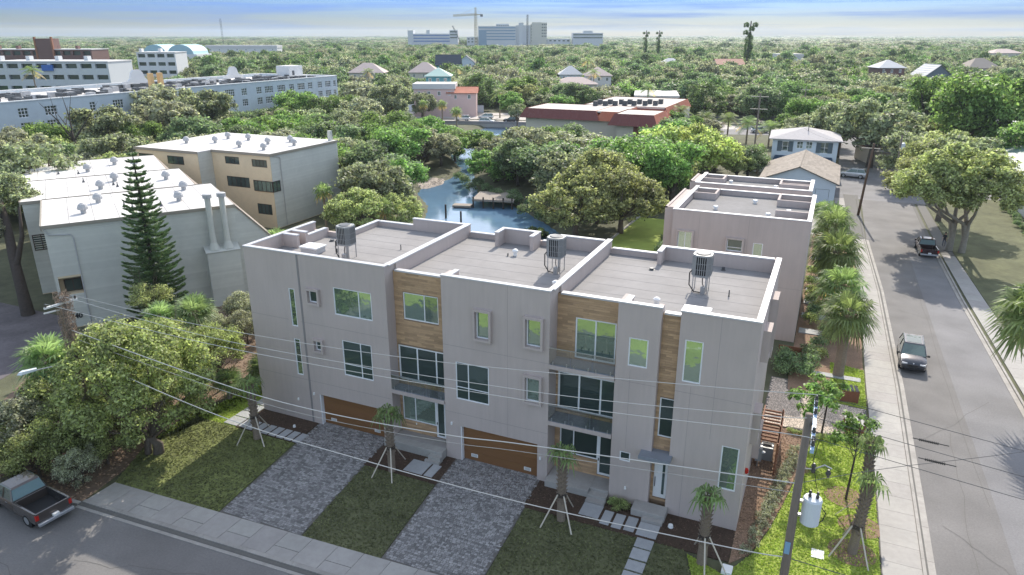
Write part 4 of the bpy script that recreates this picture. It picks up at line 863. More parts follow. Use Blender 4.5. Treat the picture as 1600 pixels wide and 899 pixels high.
m=MB().add([(-1.2,-.8,5.7),(-1.2,34.8,5.7),(7,34.8,7.6),(7,-.8,7.6),(15,34.8,5.7),(15,-.8,5.7),(-1.2,-.8,5.5),(-1.2,34.8,5.5),(15,-.8,5.5),(7,-.8,7.4)],[(0,3,2,1),(3,5,4,2),(0,1,7,6),(0,6,9,3),(3,9,8,5)]); m.build('roof',greenr,RH)
m=MB()
for i in range(20): m.box(-.6,10+i*.55,.0,-.55,10.1+i*.55,1.6)
m.box(-.62,10,1.3,-.53,21,1.4); m.build('railing',whitew,RH)
BH=thing('brick_house','tan roofed bungalow half hidden by street trees','building',(42,128,0),R_(20)); MB().box(0,0,0,14,9,3).build('wall',polyw,BH); gable(BH,0,14,0,9,3,5.2,greyr,mat('rust_gable',(.30,.13,.07),.8,.1),'x',.6,rows=8)
CANOPY=thing('petrol_canopy','white flat forecourt canopy with red trim beyond the big tree','canopy',(72,168,0),R_(15)); MB().box(0,0,4.6,26,9,5.4).build('roof',white,CANOPY); MB().box(-.05,-.05,4.4,26.05,9.05,4.59).build('trim',redl,CANOPY)
for x in (3,12,22): MB().box(x,4,0,x+.5,4.5,4.4).build('post',whitew,CANOPY)
CAMY=R_(24)
def house(label,x,y,w,d,ze,zr,mw,mr,rz=CAMY,kind='hip',wins=3,name='house'):
    b=thing(name,label,'house',(x,y,0),rz); OPS=[(w*(i+.5)/wins-.5,w*(i+.5)/wins+.5,ze-2.1,ze-.7) for i in range(wins)]
    m=MB(); wall(m,0,w,0,ze,OPS,.3,0); m.box(0,.3,0,.3,d,ze).box(w-.3,.3,0,w,d,ze).box(.3,d-.3,0,w-.3,d,ze); m.build('wall',mw,b)
    for o in OPS: window(b,*o,0,cols=(.5,),g=glassd,fw=.12)
    if kind=='hip': hip(b,0,w,0,d,ze,zr,mr,.7)
    elif kind=='flat': MB().box(-.3,-.3,ze,w+.3,d+.3,zr).build('roof',mr,b)
    else: gable(b,0,w,0,d,ze,zr,mr,mw,'x' if kind=='gx' else 'y',.6,rows=6)
    return b
pinkr=mat('pale_pink_roof',(.52,.42,.38),.9,.1); whr=mat('pale_grey_roof',(.58,.57,.56),.85,.06); tealr=mat('pale_green_roof',(.42,.56,.50),.7,.06)
house('pink two storey house with white and orange roof behind the highway wall',-90,168,13,10,8.6,10.2,pink,whr,kind='flat',wins=4)
house('small teal turret house with pale green roof above the pink house',-96.5,187,8,8,11.5,14.2,teal,tealr)
house('low orange roofed wing beside the pink house',-80,172.5,9,8,7.6,9.0,pink,orange,kind='gx',wins=2)
house('teal gabled house with dark roof left of centre',-156,298,12,9,10.8,15.2,teal,mat('charcoal_shingle',(.06,.07,.09),.8,.1),kind='gx',wins=3)
house('pale blue gabled house right of the teal house',-162,333,9,10,10.5,14.0,lblue,mat('charcoal_shingle',()),kind='gy',wins=2)
house('wide pale pink hipped roof house above the hotel end',-166,238,15,11,9.0,13.0,cream,pinkr)
house('pale pink villa with stepped roof right of its twin',-143,251,13,11,9.0,13.2,cream,pinkr)
house('grey roofed white house beside a tall palm',-60,252,10,10,9.3,12.6,whitew,pinkr)
house('small blue grey house left of the tall palm',-75,262,9,8,9.0,12.4,lblue,whr)
house('long white flat roofed building right of the orange mansard',-27,203,14,24,5.6,6.2,whitew,mat('white_roof',()),rz=R_(14),kind='flat',wins=5)
house('low salmon roofed house among distant trees, centre right',-31,400,15,12,9.0,11.8,cream,mat('salmon_roof',(.55,.32,.24),.9,.1),kind='gx')
house('white roofed house among distant trees, right of the salmon roof',-6,500,16,12,10.5,12.6,whitew,mat('white_roof',()),kind='flat')
house('pale roofed distant house near the right edge',138,640,22,14,11.5,14.5,cream,pinkr)
house('white roofed two storey house far right among oaks',49,330,11,10,11.2,14.4,brick,whr)
house('grey house with white gable on the right',66,322,12,12,8.5,13.0,mat('slate_wall',(.14,.17,.20),.8,.1),whr,kind='gy',wins=3)
house('tan hipped roof house at the far right',92,400,16,12,9.0,13.8,polyw,mat('tan_roof2',(.36,.30,.25),.9,.1))
house('long white school like roof in the distance on the left',-510,488,66,16,13,15.5,whitew,whr,kind='flat',wins=8)
house('small white distant roof left of the salmon roof',-62,395,12,9,9.0,12.0,whitew,whr)
house('peach tinted low house behind the creek trees',-66,232,16,10,7.0,9.4,cream,pinkr)
# white apartment rows and brown hotel at left distance
def aptrow(label,x,y,w,d,h,fl,mw,rz,bays,dark=None,name='apartment_building'):
    b=thing(name,label,'building',(x,y,0),rz); ops=[]; fh=h/fl
    for f in range(fl):
        for i in range(bays): ops.append((w*(i+.12)/bays,w*(i+.88)/bays,fh*f+.9,fh*(f+1)-.5))
    m=MB(); wall(m,0,w,0,h,ops,1.0,0); m.box(0,1.0,0,.3,d,h).box(w-.3,1.0,0,w,d,h).box(.3,d-.3,0,w-.3,d,h); m.build('wall',mw,b)
    for o in ops: MB().box(o[0],.8,o[2],o[1],.9,o[3]).build('window',glassd,b)
    m=MB()
    for f in range(fl):
        for i in range(bays): m.box(w*(i+.12)/bays,.02,fh*f+.9,w*(i+.88)/bays,.08,fh*f+1.5)
    m.build('balcony_wall',mw,b)
    MB().box(-.2,-.2,h,w+.2,d+.2,h+.3).build('roof',whr,b)
    for i in range(bays):
        if i%2==0: MB().box(w*i/bays-.4,d*.3,h+.3,w*i/bays+.8,d*.3+2,h+1.7).build('roof_unit',mw,b)
    return b
aptrow('white balconied apartment building with blue tarp, far left',-212,114,38,14,16.8,5,mat('pale_grey_wall',(.55,.57,.57),.8,.05),CAMY+R_(-2),8)
aptrow('small white four storey block left of centre distance',-251,200,17,12,17.4,5,whitew,CAMY,4)
aptrow('dark brown long hotel on the far left horizon',-318,171,53,14,18.6,5,brick,CAMY,12)
t_=thing('stair_tower','dark brown twin posted tower rising over the brown hotel','tower',(-291,183,0),CAMY); MB().box(0,-.5,0,6.5,6,23.3).build('wall',brick,t_); MB().box(-.8,-.6,0,-.05,.2,24).box(6.55,-.6,0,7.3,.2,24).build('pilaster',mat('rust_gable',()),t_)
tag(MB().prism([(-196.2,119.8),(-193,121.2),(-193.4,122),(-196.6,120.6)],14.2,16.0).build('blue_tarp',bluet),'blue tarp hung over the white apartment roof edge','tarp')
dm=thing('dome_building','pale blue twin barrel vaulted roof in the left distance','building',(-396,344,0),CAMY)
m=MB()
for x0,w in ((-17,16),(0,18)):
    n=10; 
    for i in range(n):
        a0=PI*i/n; a1=PI*(i+1)/n
        m.add([(x0+w/2-w/2*math.cos(a0),0,12+math.sin(a0)*6.4),(x0+w/2-w/2*math.cos(a1),0,12+math.sin(a1)*6.4),(x0+w/2-w/2*math.cos(a1),26,12+math.sin(a1)*6.4),(x0+w/2-w/2*math.cos(a0),26,12+math.sin(a0)*6.4),(x0+w/2,0,12)],[(0,1,2,3),(0,4,1)])
m.build('vault',mat('pale_teal_roof',(.34,.52,.58),.6,.05),dm); MB().box(-20,0,0,20,26,12).build('wall',whitew,dm)
# ------------------------------------------------------------------ hospital cluster
def tower(b,x0,x1,y0,y1,h,mw,rows,cols,mg=None,band=False):
    m=MB().box(x0,y0,0,x1,y1,h); m.build('wall',mw,b)
    W_=x1-x0
    if band:
        for r in range(rows): z=h-3.2-r*4; MB().box(x0+.8,y0-.3,z,x1-.8,y0-.02,z+1.7).build('window',mg or glassd,b)
    else:
        me=MB().box(0,-.3,0,W_/max(cols,1)*.5,-.02,1.8).mesh('window',mg or glassd)
        for r in range(rows):
            for c in range(cols): link('window',me,b,(x0+W_*(c+.25)/cols,y0,h-3.6-r*4))
hosp=thing('hospital_building','white multi wing hospital on the horizon right of the tower crane','building',(-458.3,951.4,0),CAMY)
hb=mat('hospital_white',(.56,.57,.58),.8,.04); hg=mat('hospital_glass_blue',(.18,.28,.38),.3,.05)
tower(hosp,0,55,0,30,36.5,hb,5,1,hg,True); tower(hosp,1,12,-.6,20,31,hg,0,0); tower(hosp,26,45,4,30,39.5,hb,1,6); tower(hosp,55.1,76,2,30,37.5,hb,0,0); tower(hosp,59,66,0,20,41,hb,0,0); tower(hosp,76.2,98,0,30,39,mat('cream_tower',(.56,.53,.45),.8,.05),6,5); tower(hosp,78,92,-1,20,41.5,mat('cream_tower',()),0,0); tower(hosp,92,100,-1,20,41.2,mat('cream_tower',()),5,3)
tower(hosp,-17,-1,4,20,21.5,hb,2,3); 
hl=thing('hospital_building','long low pale parking block left of the tower crane','building',(-551.3,910,0),CAMY); tower(hl,0,71,0,30,26,hb,3,1,mat('band_blue',(.14,.22,.42),.5,.05),True); tower(hl,-1,7,-1,20,30.5,hb,0,0); tower(hl,60,72,-1,20,31,hb,3,1,None,True); tower(hl,26,31,2,9,31,hb,0,0)
h3=thing('hospital_building','low white block at the right end of the hospital group','building',(-332,1007,0),CAMY); tower(h3,0,44,0,26,27,hb,2,1,None,True); tower(h3,16,29,2,20,30,hb,0,0); tower(h3,-42,-3,6,20,19,hb,1,6)
cr_=thing('tower_crane','tan tower crane standing beside the hospital on the horizon','crane',(-438.9,905.3,0),CAMY)
yel=mat('crane_yellow',(.42,.36,.22),.6,.05)
def lattice(mb,p,q,w,n):
    p=Vector(p);q=Vector(q);d=(q-p).normalized(); a=d.orthogonal().normalized()*w/2; b=d.cross(a).normalized()*w/2
    cs=[a+b,a-b,-a-b,-a+b]
    for c in cs: mb.tube([p+c,q+c],w*.11,4)
    for i in range(n):
        s=p.lerp(q,i/n); e=p.lerp(q,(i+1)/n)
        for k in range(4): mb.tube([s+cs[k],e+cs[(k+1)%4]],w*.07,3)
m=MB(); lattice(m,(0,0,0),(0,0,52),2.6,16); m.build('mast',yel,cr_); m=MB(); lattice(m,(2,0,51),(-31,0,49.5),1.8,20); m.build('jib',yel,cr_)
m=MB(); lattice(m,(0,0,52),(0,0,60),1.6,4); m.tube([(0,0,59.5),(-20,0,51)],.12,3).tube([(0,0,59.5),(8,0,52)],.12,3); m.build('apex',yel,cr_); MB().box(1.5,-1,50.3,10,1,51.3).build('counter_jib',yel,cr_); MB().box(6.5,-1.2,48,10,1.2,51).build('counterweight',darkmetal,cr_)
mc=thing('mobile_crane','slim leaning mobile crane boom left of the tower crane','crane',(-456.6,897.4,0),CAMY); m=MB(); lattice(m,(2,0,6),(-13,0,36.5),1.1,12); m.build('boom',darkmetal,mc); MB().box(-3,-2,1.0,6,2,4.5).build('carrier',darkmetal,mc)
for i,(x,y,h,lb) in enumerate(((-620,620,42,'thin radio mast on the left horizon'),(-300,760,46,'thin radio mast left of the hospital'),(-800,480,44,'thin radio mast at the far left horizon'))):
    q=thing('radio_mast',lb,'mast',(x,y,0)); m=MB(); lattice(m,(0,0,0),(0,0,h),1.4,16); m.build('mast',darkmetal,q)
for i,(u_,y,h,w) in enumerate(((330,1500,20,90),(520,1450,22,60),(760,1400,24,120),(640,1480,25,70))):
    b=aptrow(['low pale block on the right horizon, leftmost','small pale block on the right horizon','long pale condominium row on the right horizon','pale block at the far right horizon'][i],u_,y,w,20,h,4,hb,CAMY,8)
# ------------------------------------------------------------------ bridge and highway furniture
BR=thing('road_bridge','low concrete road bridge over the creek with piers and railing','bridge',(0,0,0))
P0,P1=(-72,hy(-72)),(-42,hy(-42)); ang=math.atan2(P1[1]-P0[1],P1[0]-P0[0]); T=Matrix.Translation((*P0,0))@Matrix.Rotation(ang,4,'Z')
m=MB(); m.T=T; m.box(0,-.6,-.75,31,24.4,-.16).box(0,-.6,-.16,31,-.2,.25); m.build('bridge_deck',conc,BR)
m=MB(); m.T=T; m.box(0,-.55,.25,31,-.3,1.0); m.build('parapet',mat('bridge_grey',(.25,.24,.24),.8,.1),BR)
for x in (7,12.5,18,23.5):
    for y in (.3,8,16): m=MB(); m.T=T; m.lathe([(.32,-2.4),(.32,-.75)],x,y,8); m.build('pier',conc,BR)
FW=thing('highway_wall','white painted boundary wall along the far side of the highway','wall',(0,0,0))
for i in range(8):
    x=-112+i*4.6; MB().prism([(x,hy(x)+34.6),(x+4.55,hy(x+4.55)+34.6),(x+4.55,hy(x)+36),(x,hy(x)+34.9)],0,2.4).build('panel',mat('wall_blue_white',(.62,.68,.76),.8,.04),FW)
GR=thing('guard_rail','low grey wall along the highway beyond the palms','wall'); 
for i in range(12):
    x=-2+i*4; MB().prism([(x,hy(x)+25),(x+3.9,hy(x+3.9)+25),(x+3.9,hy(x+3.9)+25.3),(x,hy(x)+25.3)],0,1.3).build('panel',mat('bridge_grey',()),GR)
# ------------------------------------------------------------------ vehicles
def hull(mb,st):
    n=len(st[0][1]); vs=[]
    for x,pr in st: vs+=[(x,-y,z) for y,z in pr]+[(x,y,z) for y,z in pr[::-1]]
    k=2*n; mb.add(vs,[(i*k+j,(i+1)*k+j,(i+1)*k+(j+1)%k,i*k+(j+1)%k) for i in range(len(st)-1) for j in range(k)]+[tuple(range(k)),tuple(range((len(st)-1)*k,len(st)*k))[::-1]])
def paintm(n,c): return mat('car_paint_'+n,c,.25,.02,metal=.35,coat=.8)
def wheels(r,L,wx,w,rad):
    for x in wx:
        for s in (-1,1):
            m=MB(); T=Matrix.Translation((x,s*(w-.11),rad))@Matrix.Rotation(PI/2,4,'X'); m.T=T; m.lathe([(rad*.86,-.12),(rad,-.09),(rad,.09),(rad*.86,.12)],0,0,20); q=m.build('wheel',tyre,r)
            m=MB(); m.T=T; k=-s*.0; m.lathe([(rad*.62,-.125),(rad*.5,-.13),(.05,-.115)] if s>0 else [(.05,.115),(rad*.5,.13),(rad*.62,.125)],0,0,10); m.build('rim',rim,q)
            m=MB(); m.T=T; m.lathe([(rad*1.16,-.10),(rad*1.16,.10)],0,0,20); m.build('wheel_arch',blk,r)
def suv(name,label,cat,loc,rz,paint,L=4.85,w=.96,h=1.72,far=False,bs=True):
    r=thing(name,label,cat,loc,rz); s=L/4.85; hh=h/1.72
    def pr(zb,zt,ww,zc): return [(ww*.9,.3 if zb is None else zb),(ww,.5),(ww,.85*hh),(ww*.95,zt),(ww*.6,zc)]
    st=[(-2.42*s,pr(.45,.95*hh,w*.86,1.0*hh)),(-2.3*s,pr(.3,1.05*hh,w*.97,1.1*hh)),(-1.2*s,pr(.28,1.08*hh,w,1.12*hh)),(.9*s,pr(.28,1.04*hh,w,1.08*hh)),(1.7*s,pr(.28,.98*hh,w*.99,1.06*hh)),(2.2*s,pr(.3,.88*hh,w*.95,.95*hh)),(2.42*s,pr(.4,.72*hh,w*.8,.76*hh))]
    m=MB(); hull(m,st); m.build('body',paint,r,smooth=True,bevel=.03)
    a=w*.93; b=w*.76
    g=MB(); g.add([(-2.2*s,-a,1.06*hh),(1.15*s,-a,1.06*hh),(1.15*s,a,1.06*hh),(-2.2*s,a,1.06*hh),(-1.85*s,-b,h*.97),(.3*s,-b,h*.97),(.3*s,b,h*.97),(-1.85*s,b,h*.97)],[(4,5,6,7),(0,1,5,4),(1,2,6,5),(2,3,7,6),(3,0,4,7)]); g.build('window',glassd,r)
    g=MB(); g.add([(-1.9*s,-b,h*.96),(.33*s,-b,h*.96),(.33*s,b,h*.96),(-1.9*s,b,h*.96),(-1.8*s,-b*.9,h),(.2*s,-b*.9,h),(.2*s,b*.9,h),(-1.8*s,b*.9,h)],[(4,5,6,7),(0,1,5,4),(1,2,6,5),(2,3,7,6),(3,0,4,7)]); g.build('roof',paint,r)
    g=MB()
    for sg in (-1,1):
        for (xa,xb) in ((-2.2,-1.85),(-.75,-.75),(1.15,.3)): g.tube([(xa*s,sg*a*1.005,1.06*hh),(xb*s,sg*b*1.01,h*.965)],.035,4)
    g.build('pillar',paint,r)
    if not far:
        MB().box(-1.5*s,-b*.72,h+.002,.05*s,b*.72,h+.012).build('sunroof',glassd,r)
        for sg in (-1,1):
            MB().tube([(-1.7*s,sg*b*.93,h+.05),(.15*s,sg*b*.93,h+.05)],.022,5).build('roof_rail',rim,r)
            MB().box(.95*s,sg*w*1.0,1.02,1.12*s,sg*(w+.2),1.17).build('mirror',blk,r,bevel=.03)
            MB().box(2.2*s,sg*w*.45,.70,2.41*s,sg*w*.86,.84).build('headlight',headl,r,bevel=.02)
            MB().box(-2.44*s,sg*w*.55,.8,-2.3*s,sg*w*.9,1.0).build('tail_light',redl,r)
            MB().box(2.40*s,sg*.04,.58,2.46*s,sg*.33,.76).build('grille',blk,r,bevel=.02)
            for xx in (-.75,.15): MB().box(xx*s,sg*(w+.005),.92,xx*s+.18,sg*(w+.02),.95).build('door_handle',paint,r)
        MB().box(2.36*s,-w*.7,.33,2.47*s,w*.7,.52).build('bumper',blk,r,bevel=.03)
        MB().lathe([(.05,0),(.04,.01),(.01,.012)],0,0,12).build('badge',rim,r).matrix_local=Matrix.Translation((2.36*s,0,.83))@Matrix.Rotation(R_(60),4,'Y')
    wheels(r,L,(-1.45*s,1.45*s),w,.37)
    return r
def pickup(name,label,loc,rz,paint,L=5.7,w=.95):
    r=thing(name,label,'pickup truck',loc,rz)
    def pr(zb,zt,ww): return [(ww*.9,zb),(ww,.6),(ww,.9),(ww*.97,zt-.02),(ww*.9,zt)]
    m=MB(); hull(m,[(-.55,pr(.38,1.12,w)),(1.3,pr(.38,1.14,w)),(2.2,pr(.38,1.1,w*.99)),(2.6,pr(.4,1.02,w*.94)),(2.8,pr(.5,.85,w*.85))]); m.build('body',paint,r,smooth=True,bevel=.03)
    bd=MB().box(-2.7,-w,.42,-.58,-w+.12,1.1).box(-2.7,w-.12,.42,-.58,w,1.1).box(-.7,-w+.12,.5,-.58,w-.12,1.1); bd=bd.build('bed',paint,r,bevel=.02)
    MB().box(-2.7,-w+.12,.42,-.7,w-.12,.6).build('bed_floor',blk,bd); MB().box(-2.72,-w+.121,.601,-.7,-w+.14,1.09).box(-2.7,w-.14,.601,-.7,w-.121,1.09).build('bed_liner',blk,bd)
    MB().box(-2.80,-w+.02,.55,-2.71,w-.02,1.12).build('tailgate',paint,r,bevel=.02)
    MB().box(-2.98,-w+.02,.38,-2.80,w-.02,.56).build('rear_bumper',rim,r,bevel=.03); MB().box(-2.99,-.16,.58,-2.81,.16,.72).build('licence_plate',white,r)
    a=w*.94;b=w*.78;h=1.78
    MB().add([(-.56,-a,1.12),(1.55,-a,1.12),(1.55,a,1.12),(-.56,a,1.12),(-.35,-b,h*.97),(.8,-b,h*.97),(.8,b,h*.97),(-.35,b,h*.97)],[(4,5,6,7),(0,1,5,4),(1,2,6,5),(2,3,7,6),(3,0,4,7)]).build('window',glassd,r)
    MB().add([(-.42,-b,h*.955),(.84,-b,h*.955),(.84,b,h*.955),(-.42,b,h*.955),(-.3,-b*.9,h),(.7,-b*.9,h),(.7,b*.9,h),(-.3,b*.9,h)],[(4,5,6,7),(0,1,5,4),(1,2,6,5),(2,3,7,6),(3,0,4,7)]).build('roof',paint,r)
    g=MB()
    for s in (-1,1):
        for xa,xb in ((-.56,-.35),(.35,.28),(1.55,.8)): g.tube([(xa,s*a*1.005,1.12),(xb,s*b*1.01,h*.96)],.045,4)
        MB().box(-2.81,s*(w-.16),.72,-2.70,s*(w+.005),1.02).build('tail_light',redl,r)
        MB().box(1.2,s*w,1.08,1.35,s*(w+.2),1.28).build('mirror',blk,r,bevel=.02); MB().box(2.62,s*w*.5,.72,2.8,s*w*.88,.9).build('headlight',headl,r)
        for xx in (-.1,.75): MB().box(xx,s*(w+.003),.95,xx+.16,s*(w+.02),.98).build('door_handle',rim,r)
    g.build('pillar',paint,r); MB().box(2.74,-w*.45,.6,2.83,w*.45,.85).build('grille',rim,r)
    wheels(r,L,(-1.75,1.75),w,.38); return r
dk=paintm('dark_blue',(.045,.05,.06))
suv('parked_suv','dark blue grey car with glass roof parked against the left kerb','car',(42.35,27.4,0),R_(-91.5),dk)
pickup('parked_pickup','dark red pickup truck parked under the street tree beside the person',(46.3,62.8,0),R_(93),paintm('dark_red',(.045,.022,.024)))
pickup('parked_pickup','brown pickup truck with empty bed at the front street kerb',(-4.3,-14.0,0),R_(180-5),paintm('brown',(.085,.07,.063)))
wp=paintm('white',(.62,.62,.62)); bp_=paintm('black',(.02,.02,.025))
suv('moving_car','white car driving on the bridge, nearest lane','car',(-60.2,hy(-60)+2.4,.02),R_(15),wp,far=True)
suv('moving_car','silver car stopped in the second row by the bridge','car',(-70.5,hy(-70.5)+9,.02),R_(195),wp,far=True)
suv('moving_car','dark car half hidden behind the white bridge car','car',(-55,hy(-55)+7,.02),R_(195),bp_,far=True)
suv('moving_car','grey car behind the silver car on the highway','car',(-66,hy(-66)+15,.02),R_(195),wp,far=True)
suv('parked_car','black car parked before the white highway wall','car',(-101,hy(-101)+29,.02),R_(15),bp_,far=True)
suv('parked_car','dark blue car parked left of the black car by the white wall','car',(-106,hy(-106)+30.5,.02),R_(15),dk,far=True)
suv('parked_car','pale car parked on the verge lot behind the palms','car',(16,hy(16)-7,.02),R_(15),wp,far=True)
suv('parked_car','silver car in shade at the end of the side street','car',(38.5,112,.0),R_(170),wp,far=True)
# ------------------------------------------------------------------ person
def person(loc,rz):
    r=thing('person','person in a black top and dark trousers walking on the pavement beside the red pickup','person',loc,rz)
    V=[(0,0,.95),(0,0,1.15),(0,0,1.38),(0,0,1.52),(0,.01,1.62),(0,.0,1.74),(.17,0,1.42),(.23,.03,1.15),(.22,.12,.92),(.225,.15,.83),(-.17,0,1.42),(-.23,-.03,1.15),(-.22,.04,.9),(-.225,.06,.81),(.09,0,.9),(.11,.08,.5),(.1,.02,.1),(.1,.16,.03),(-.09,0,.9),(-.11,-.05,.5),(-.1,-.2,.12),(-.1,-.08,.03)]
    Ed=[(0,1),(1,2),(2,3),(3,4),(4,5),(2,6),(6,7),(7,8),(8,9),(2,10),(10,11),(11,12),(12,13),(0,14),(14,15),(15,16),(16,17),(0,18),(18,19),(19,20),(20,21)]
    Rr=[.14,.13,.15,.06,.09,.085,.06,.045,.035,.03,.06,.045,.035,.03,.09,.06,.045,.035,.09,.06,.045,.035]
    me=bpy.data.meshes.new('body'); me.from_pydata(V,Ed,[]); o=link('body',me,r); o.modifiers.new('skin','SKIN')
    for i,q in enumerate(Rr): me.skin_vertices[0].data[i].radius=(q,q*.8)
    me.skin_vertices[0].data[0].use_root=True; o.modifiers.new('sub','SUBSURF').levels=1; o.modifiers['sub'].render_levels=2
    dg=bpy.context.evaluated_depsgraph_get(); me2=bpy.data.meshes.new_from_object(o.evaluated_get(dg)); o.modifiers.clear(); o.data=me2
    me2.materials.clear(); [me2.materials.append(x) for x in (skin,cloth,clothb,blk)]
    for p in me2.polygons:
        z=p.center.z; ax=abs(p.center.x)
        p.material_index=0 if (z>1.5 or (ax>.2 and z<1.15)) else (1 if z>.93 else (2 if z>.1 else 3)); p.use_smooth=True
    h=MB().lathe([(.05,1.62),(.10,1.66),(.105,1.74),(.085,1.81),(.03,1.84)],0,-.02,10); h.build('hair',hair,r,smooth=True)
    h=MB()
    for sx in (-1,1):
        for k in range(4): h.tube([(sx*.225+(k-1.5)*.016,.14 if sx>0 else .06,.80),(sx*.225+(k-1.5)*.017,.15 if sx>0 else .07,.73+.01*(k%2))],.008,4)
        h.tube([(sx*.20,.13 if sx>0 else .05,.82),(sx*.18,.17 if sx>0 else .09,.78)],.009,4)
    h.build('fingers',skin,r)
    f=MB().tube([(0,.085,1.70),(0,.105,1.67),(0,.09,1.665)],.012,4); f.build('nose',skin,r)
    return r
person((48.6,66.4,.07),R_(160))
# ------------------------------------------------------------------ poles and wires
def pole(label,x,y,h,r0=.19,r1=.13,lean=(0,0),m=None):
    p=thing('utility_pole',label,'pole',(x,y,0)); MB().tube([(0,0,-.5),(lean[0]*.5,lean[1]*.5,h/2),(lean[0],lean[1],h)],[r0,(r0+r1)/2,r1],12).build('shaft',m or polew,p,smooth=True); return p
PR=pole('weathered wooden utility pole with white transformer in front of the corner lawn',34.68,-9.15,12.45)
a=MB().box(.14,-2.05,12.1,.26,1.75,12.24).build('crossarm',armb,PR)
for y in (-1.8,-1.5,-.9,.5,1.1,1.55): MB().lathe([(.05,12.24),(.07,12.3),(.05,12.36),(.06,12.42),(.02,12.46)],.2,y,8).build('insulator',ferro,a)
t_=thing('transformer','white transformer drum mounted on the right side of the utility pole','transformer',(35.25,-8.95,7.9)); MB().lathe([(.30,0),(.33,.03),(.33,1.0),(.34,1.02),(.30,1.1),(.05,1.16)],0,0,20).build('tank',trf,t_,smooth=False)
for a_ in (-.12,.14): MB().lathe([(.04,1.1),(.07,1.2),(.04,1.28),(.06,1.34),(.03,1.42)],a_,-.05,8).build('bushing',ferro,t_)
MB().box(-.45,-.06,.2,-.3,.06,.3).box(-.45,-.06,.8,-.3,.06,.9).build('bracket',metal,t_)
MB().tube([(.1,-.05,1.45),(.0,-.05,1.8),(-.2,.1,2.6),(-.1,.2,3.4)],.012,4).tube([(.3,0,.8),(.5,.1,.5),(.45,.2,.1),(.1,.2,-.3)],.02,5).build('lead',blk,t_)
lf=thing('cutout_fuse','grey cutout fuse bracket above the transformer','fuse',(35.0,-8.9,10.1)); MB().tube([(-.2,0,0),(.1,0,.05),(.45,.1,.25),(.7,.2,.1)],.03,6).build('arm',metal,lf); MB().lathe([(.05,-.1),(.09,0),(.05,.1),(.09,.2),(.04,.3)],.1,0,8).lathe([(.04,-.25),(.1,-.1),(.04,.05)],.62,.18,8).build('insulator',ferro,lf)
MB().box(-.13,-.235,6.6,.06,-.17,7.1).build('tag_plate',mat('tag_blue',(.2,.35,.5),.5,.03),PR)
PL=pole('vine choked wooden utility pole with crossarm over the left hedge',-5.5,-8.8,10.45)
a=MB().beam((.1,-1.2,10.35),(.15,.75,10.3),.11).build('crossarm',whitew,PL)
MB().beam((-.1,-1.15,10.0),(-.1,-.0,9.9),.07).build('brace',whitew,PL)
for x,y,z in ((.1,-1.1,10.4),(.12,0,10.45),(.15,.65,10.35)): MB().lathe([(.05,z),(.07,z+.06),(.05,z+.12),(.06,z+.18),(.02,z+.2)],x,y,8).build('insulator',ferro,PL)
SLT=thing('street_light','grey cobra head street light on a long arm from the left pole','street light',(-5.5,-8.8,6.3)); MB().tube([(0,-.1,0),(-.3,-.9,.3),(-.9,-1.9,.3)],.035,6).build('arm',metal,SLT); hd=MB(); hd.T=Matrix.Translation((-.9,-1.8,.28))@Matrix.Rotation(R_(-25),4,'Z')@Matrix.Translation((.3,2.5,-.3)); hd.add([(-.4,-2.5,.3),(-.2,-2.5,.3),(-.15,-3.3,.26),(-.3,-3.5,.28),(-.48,-3.3,.26),(-.4,-2.5,.42),(-.2,-2.5,.42),(-.18,-3.2,.44),(-.3,-3.4,.40),(-.44,-3.2,.44)],[(5,6,7,8,9)[::-1],(0,1,2,3,4),(0,5,9,4),(4,9,8,3),(3,8,7,2),(2,7,6,1),(1,6,5,0)]); hd.build('lamp_head',trf,SLT)
PF=pole('tall brown wooden pole on the left verge of the side street',39.05,80,10.6,lean=(.5,-1.2),m=mat('brown_pole',(.12,.075,.05),.9,.15)); MB().box(-1,-.1-1.1,9.9,1.4,.0-1.1,10.0).build('crossarm',lumber,PF)
PG=pole('grey wooden pole with crossarms left of the blue house',20.5,113,14.5,m=polew); 
for z in (13.8,11.5): MB().box(-1.6,-.1,z,1.6,.05,z+.14).build('crossarm',lumber,PG)
PH=pole('wooden pole with guy wires behind the street tree',44.5,100,9.5); MB().lathe([(.3,7.2),(.32,8.2),(.1,8.3)],.4,0,10).build('transformer_tank',trf,PH)
PI_=pole('slim pole beside the highway behind the palms',26,176,12); MB().box(-1.2,-.1,11.2,1.2,.05,11.3).build('crossarm',lumber,PI_)
def wire(label,pts,r=.014,m=None,sub=10,name='overhead_wire'):
    P=[Vector(p) for p in pts]; out=[]
    for i in range(len(P)-1):
        p0=P[max(i-1,0)];p1=P[i];p2=P[i+1];p3=P[min(i+2,len(P)-1)]
        for k in range(sub):
            t=k/sub; out.append(.5*((2*p1)+(p2-p0)*t+(2*p0-5*p1+4*p2-p3)*t*t+(3*p1-p0-3*p2+p3)*t**3))
    out.append(P[-1]); o=MB().tube(out,r,5).build(name,m or cable); return tag(o,label,'cable')
wire('uppermost overhead wire of the top three, farthest from the street',[(-5.3,-8.1,10.5),(5.8,-8.6,10.6),(18,-8.1,10.9),(30.5,-7.7,12.0),(34.9,-7.5,12.45)])
wire('middle overhead wire of the top three, from pole top to pole top',[(-5.3,-8.75,10.65),(8.8,-10.2,10.96),(24.0,-9.6,11.3),(33.0,-9.3,12.1),(34.85,-9.25,12.4)])
wire('lowest overhead wire of the top three, nearest the street',[(-5.4,-9.9,10.6),(10.3,-11.6,11.46),(24.7,-11.1,11.75),(33.1,-10.9,12.4),(34.9,-10.8,12.45)])
wire('thick bright cable crossing the garages at mid height',[(-5.4,-8.8,8.6),(7.7,-10.2,8.47),(13.7,-10,8.16),(20.4,-9.75,8.41),(24.1,-9.6,8.77),(34.6,-9.2,9.6)],.024)
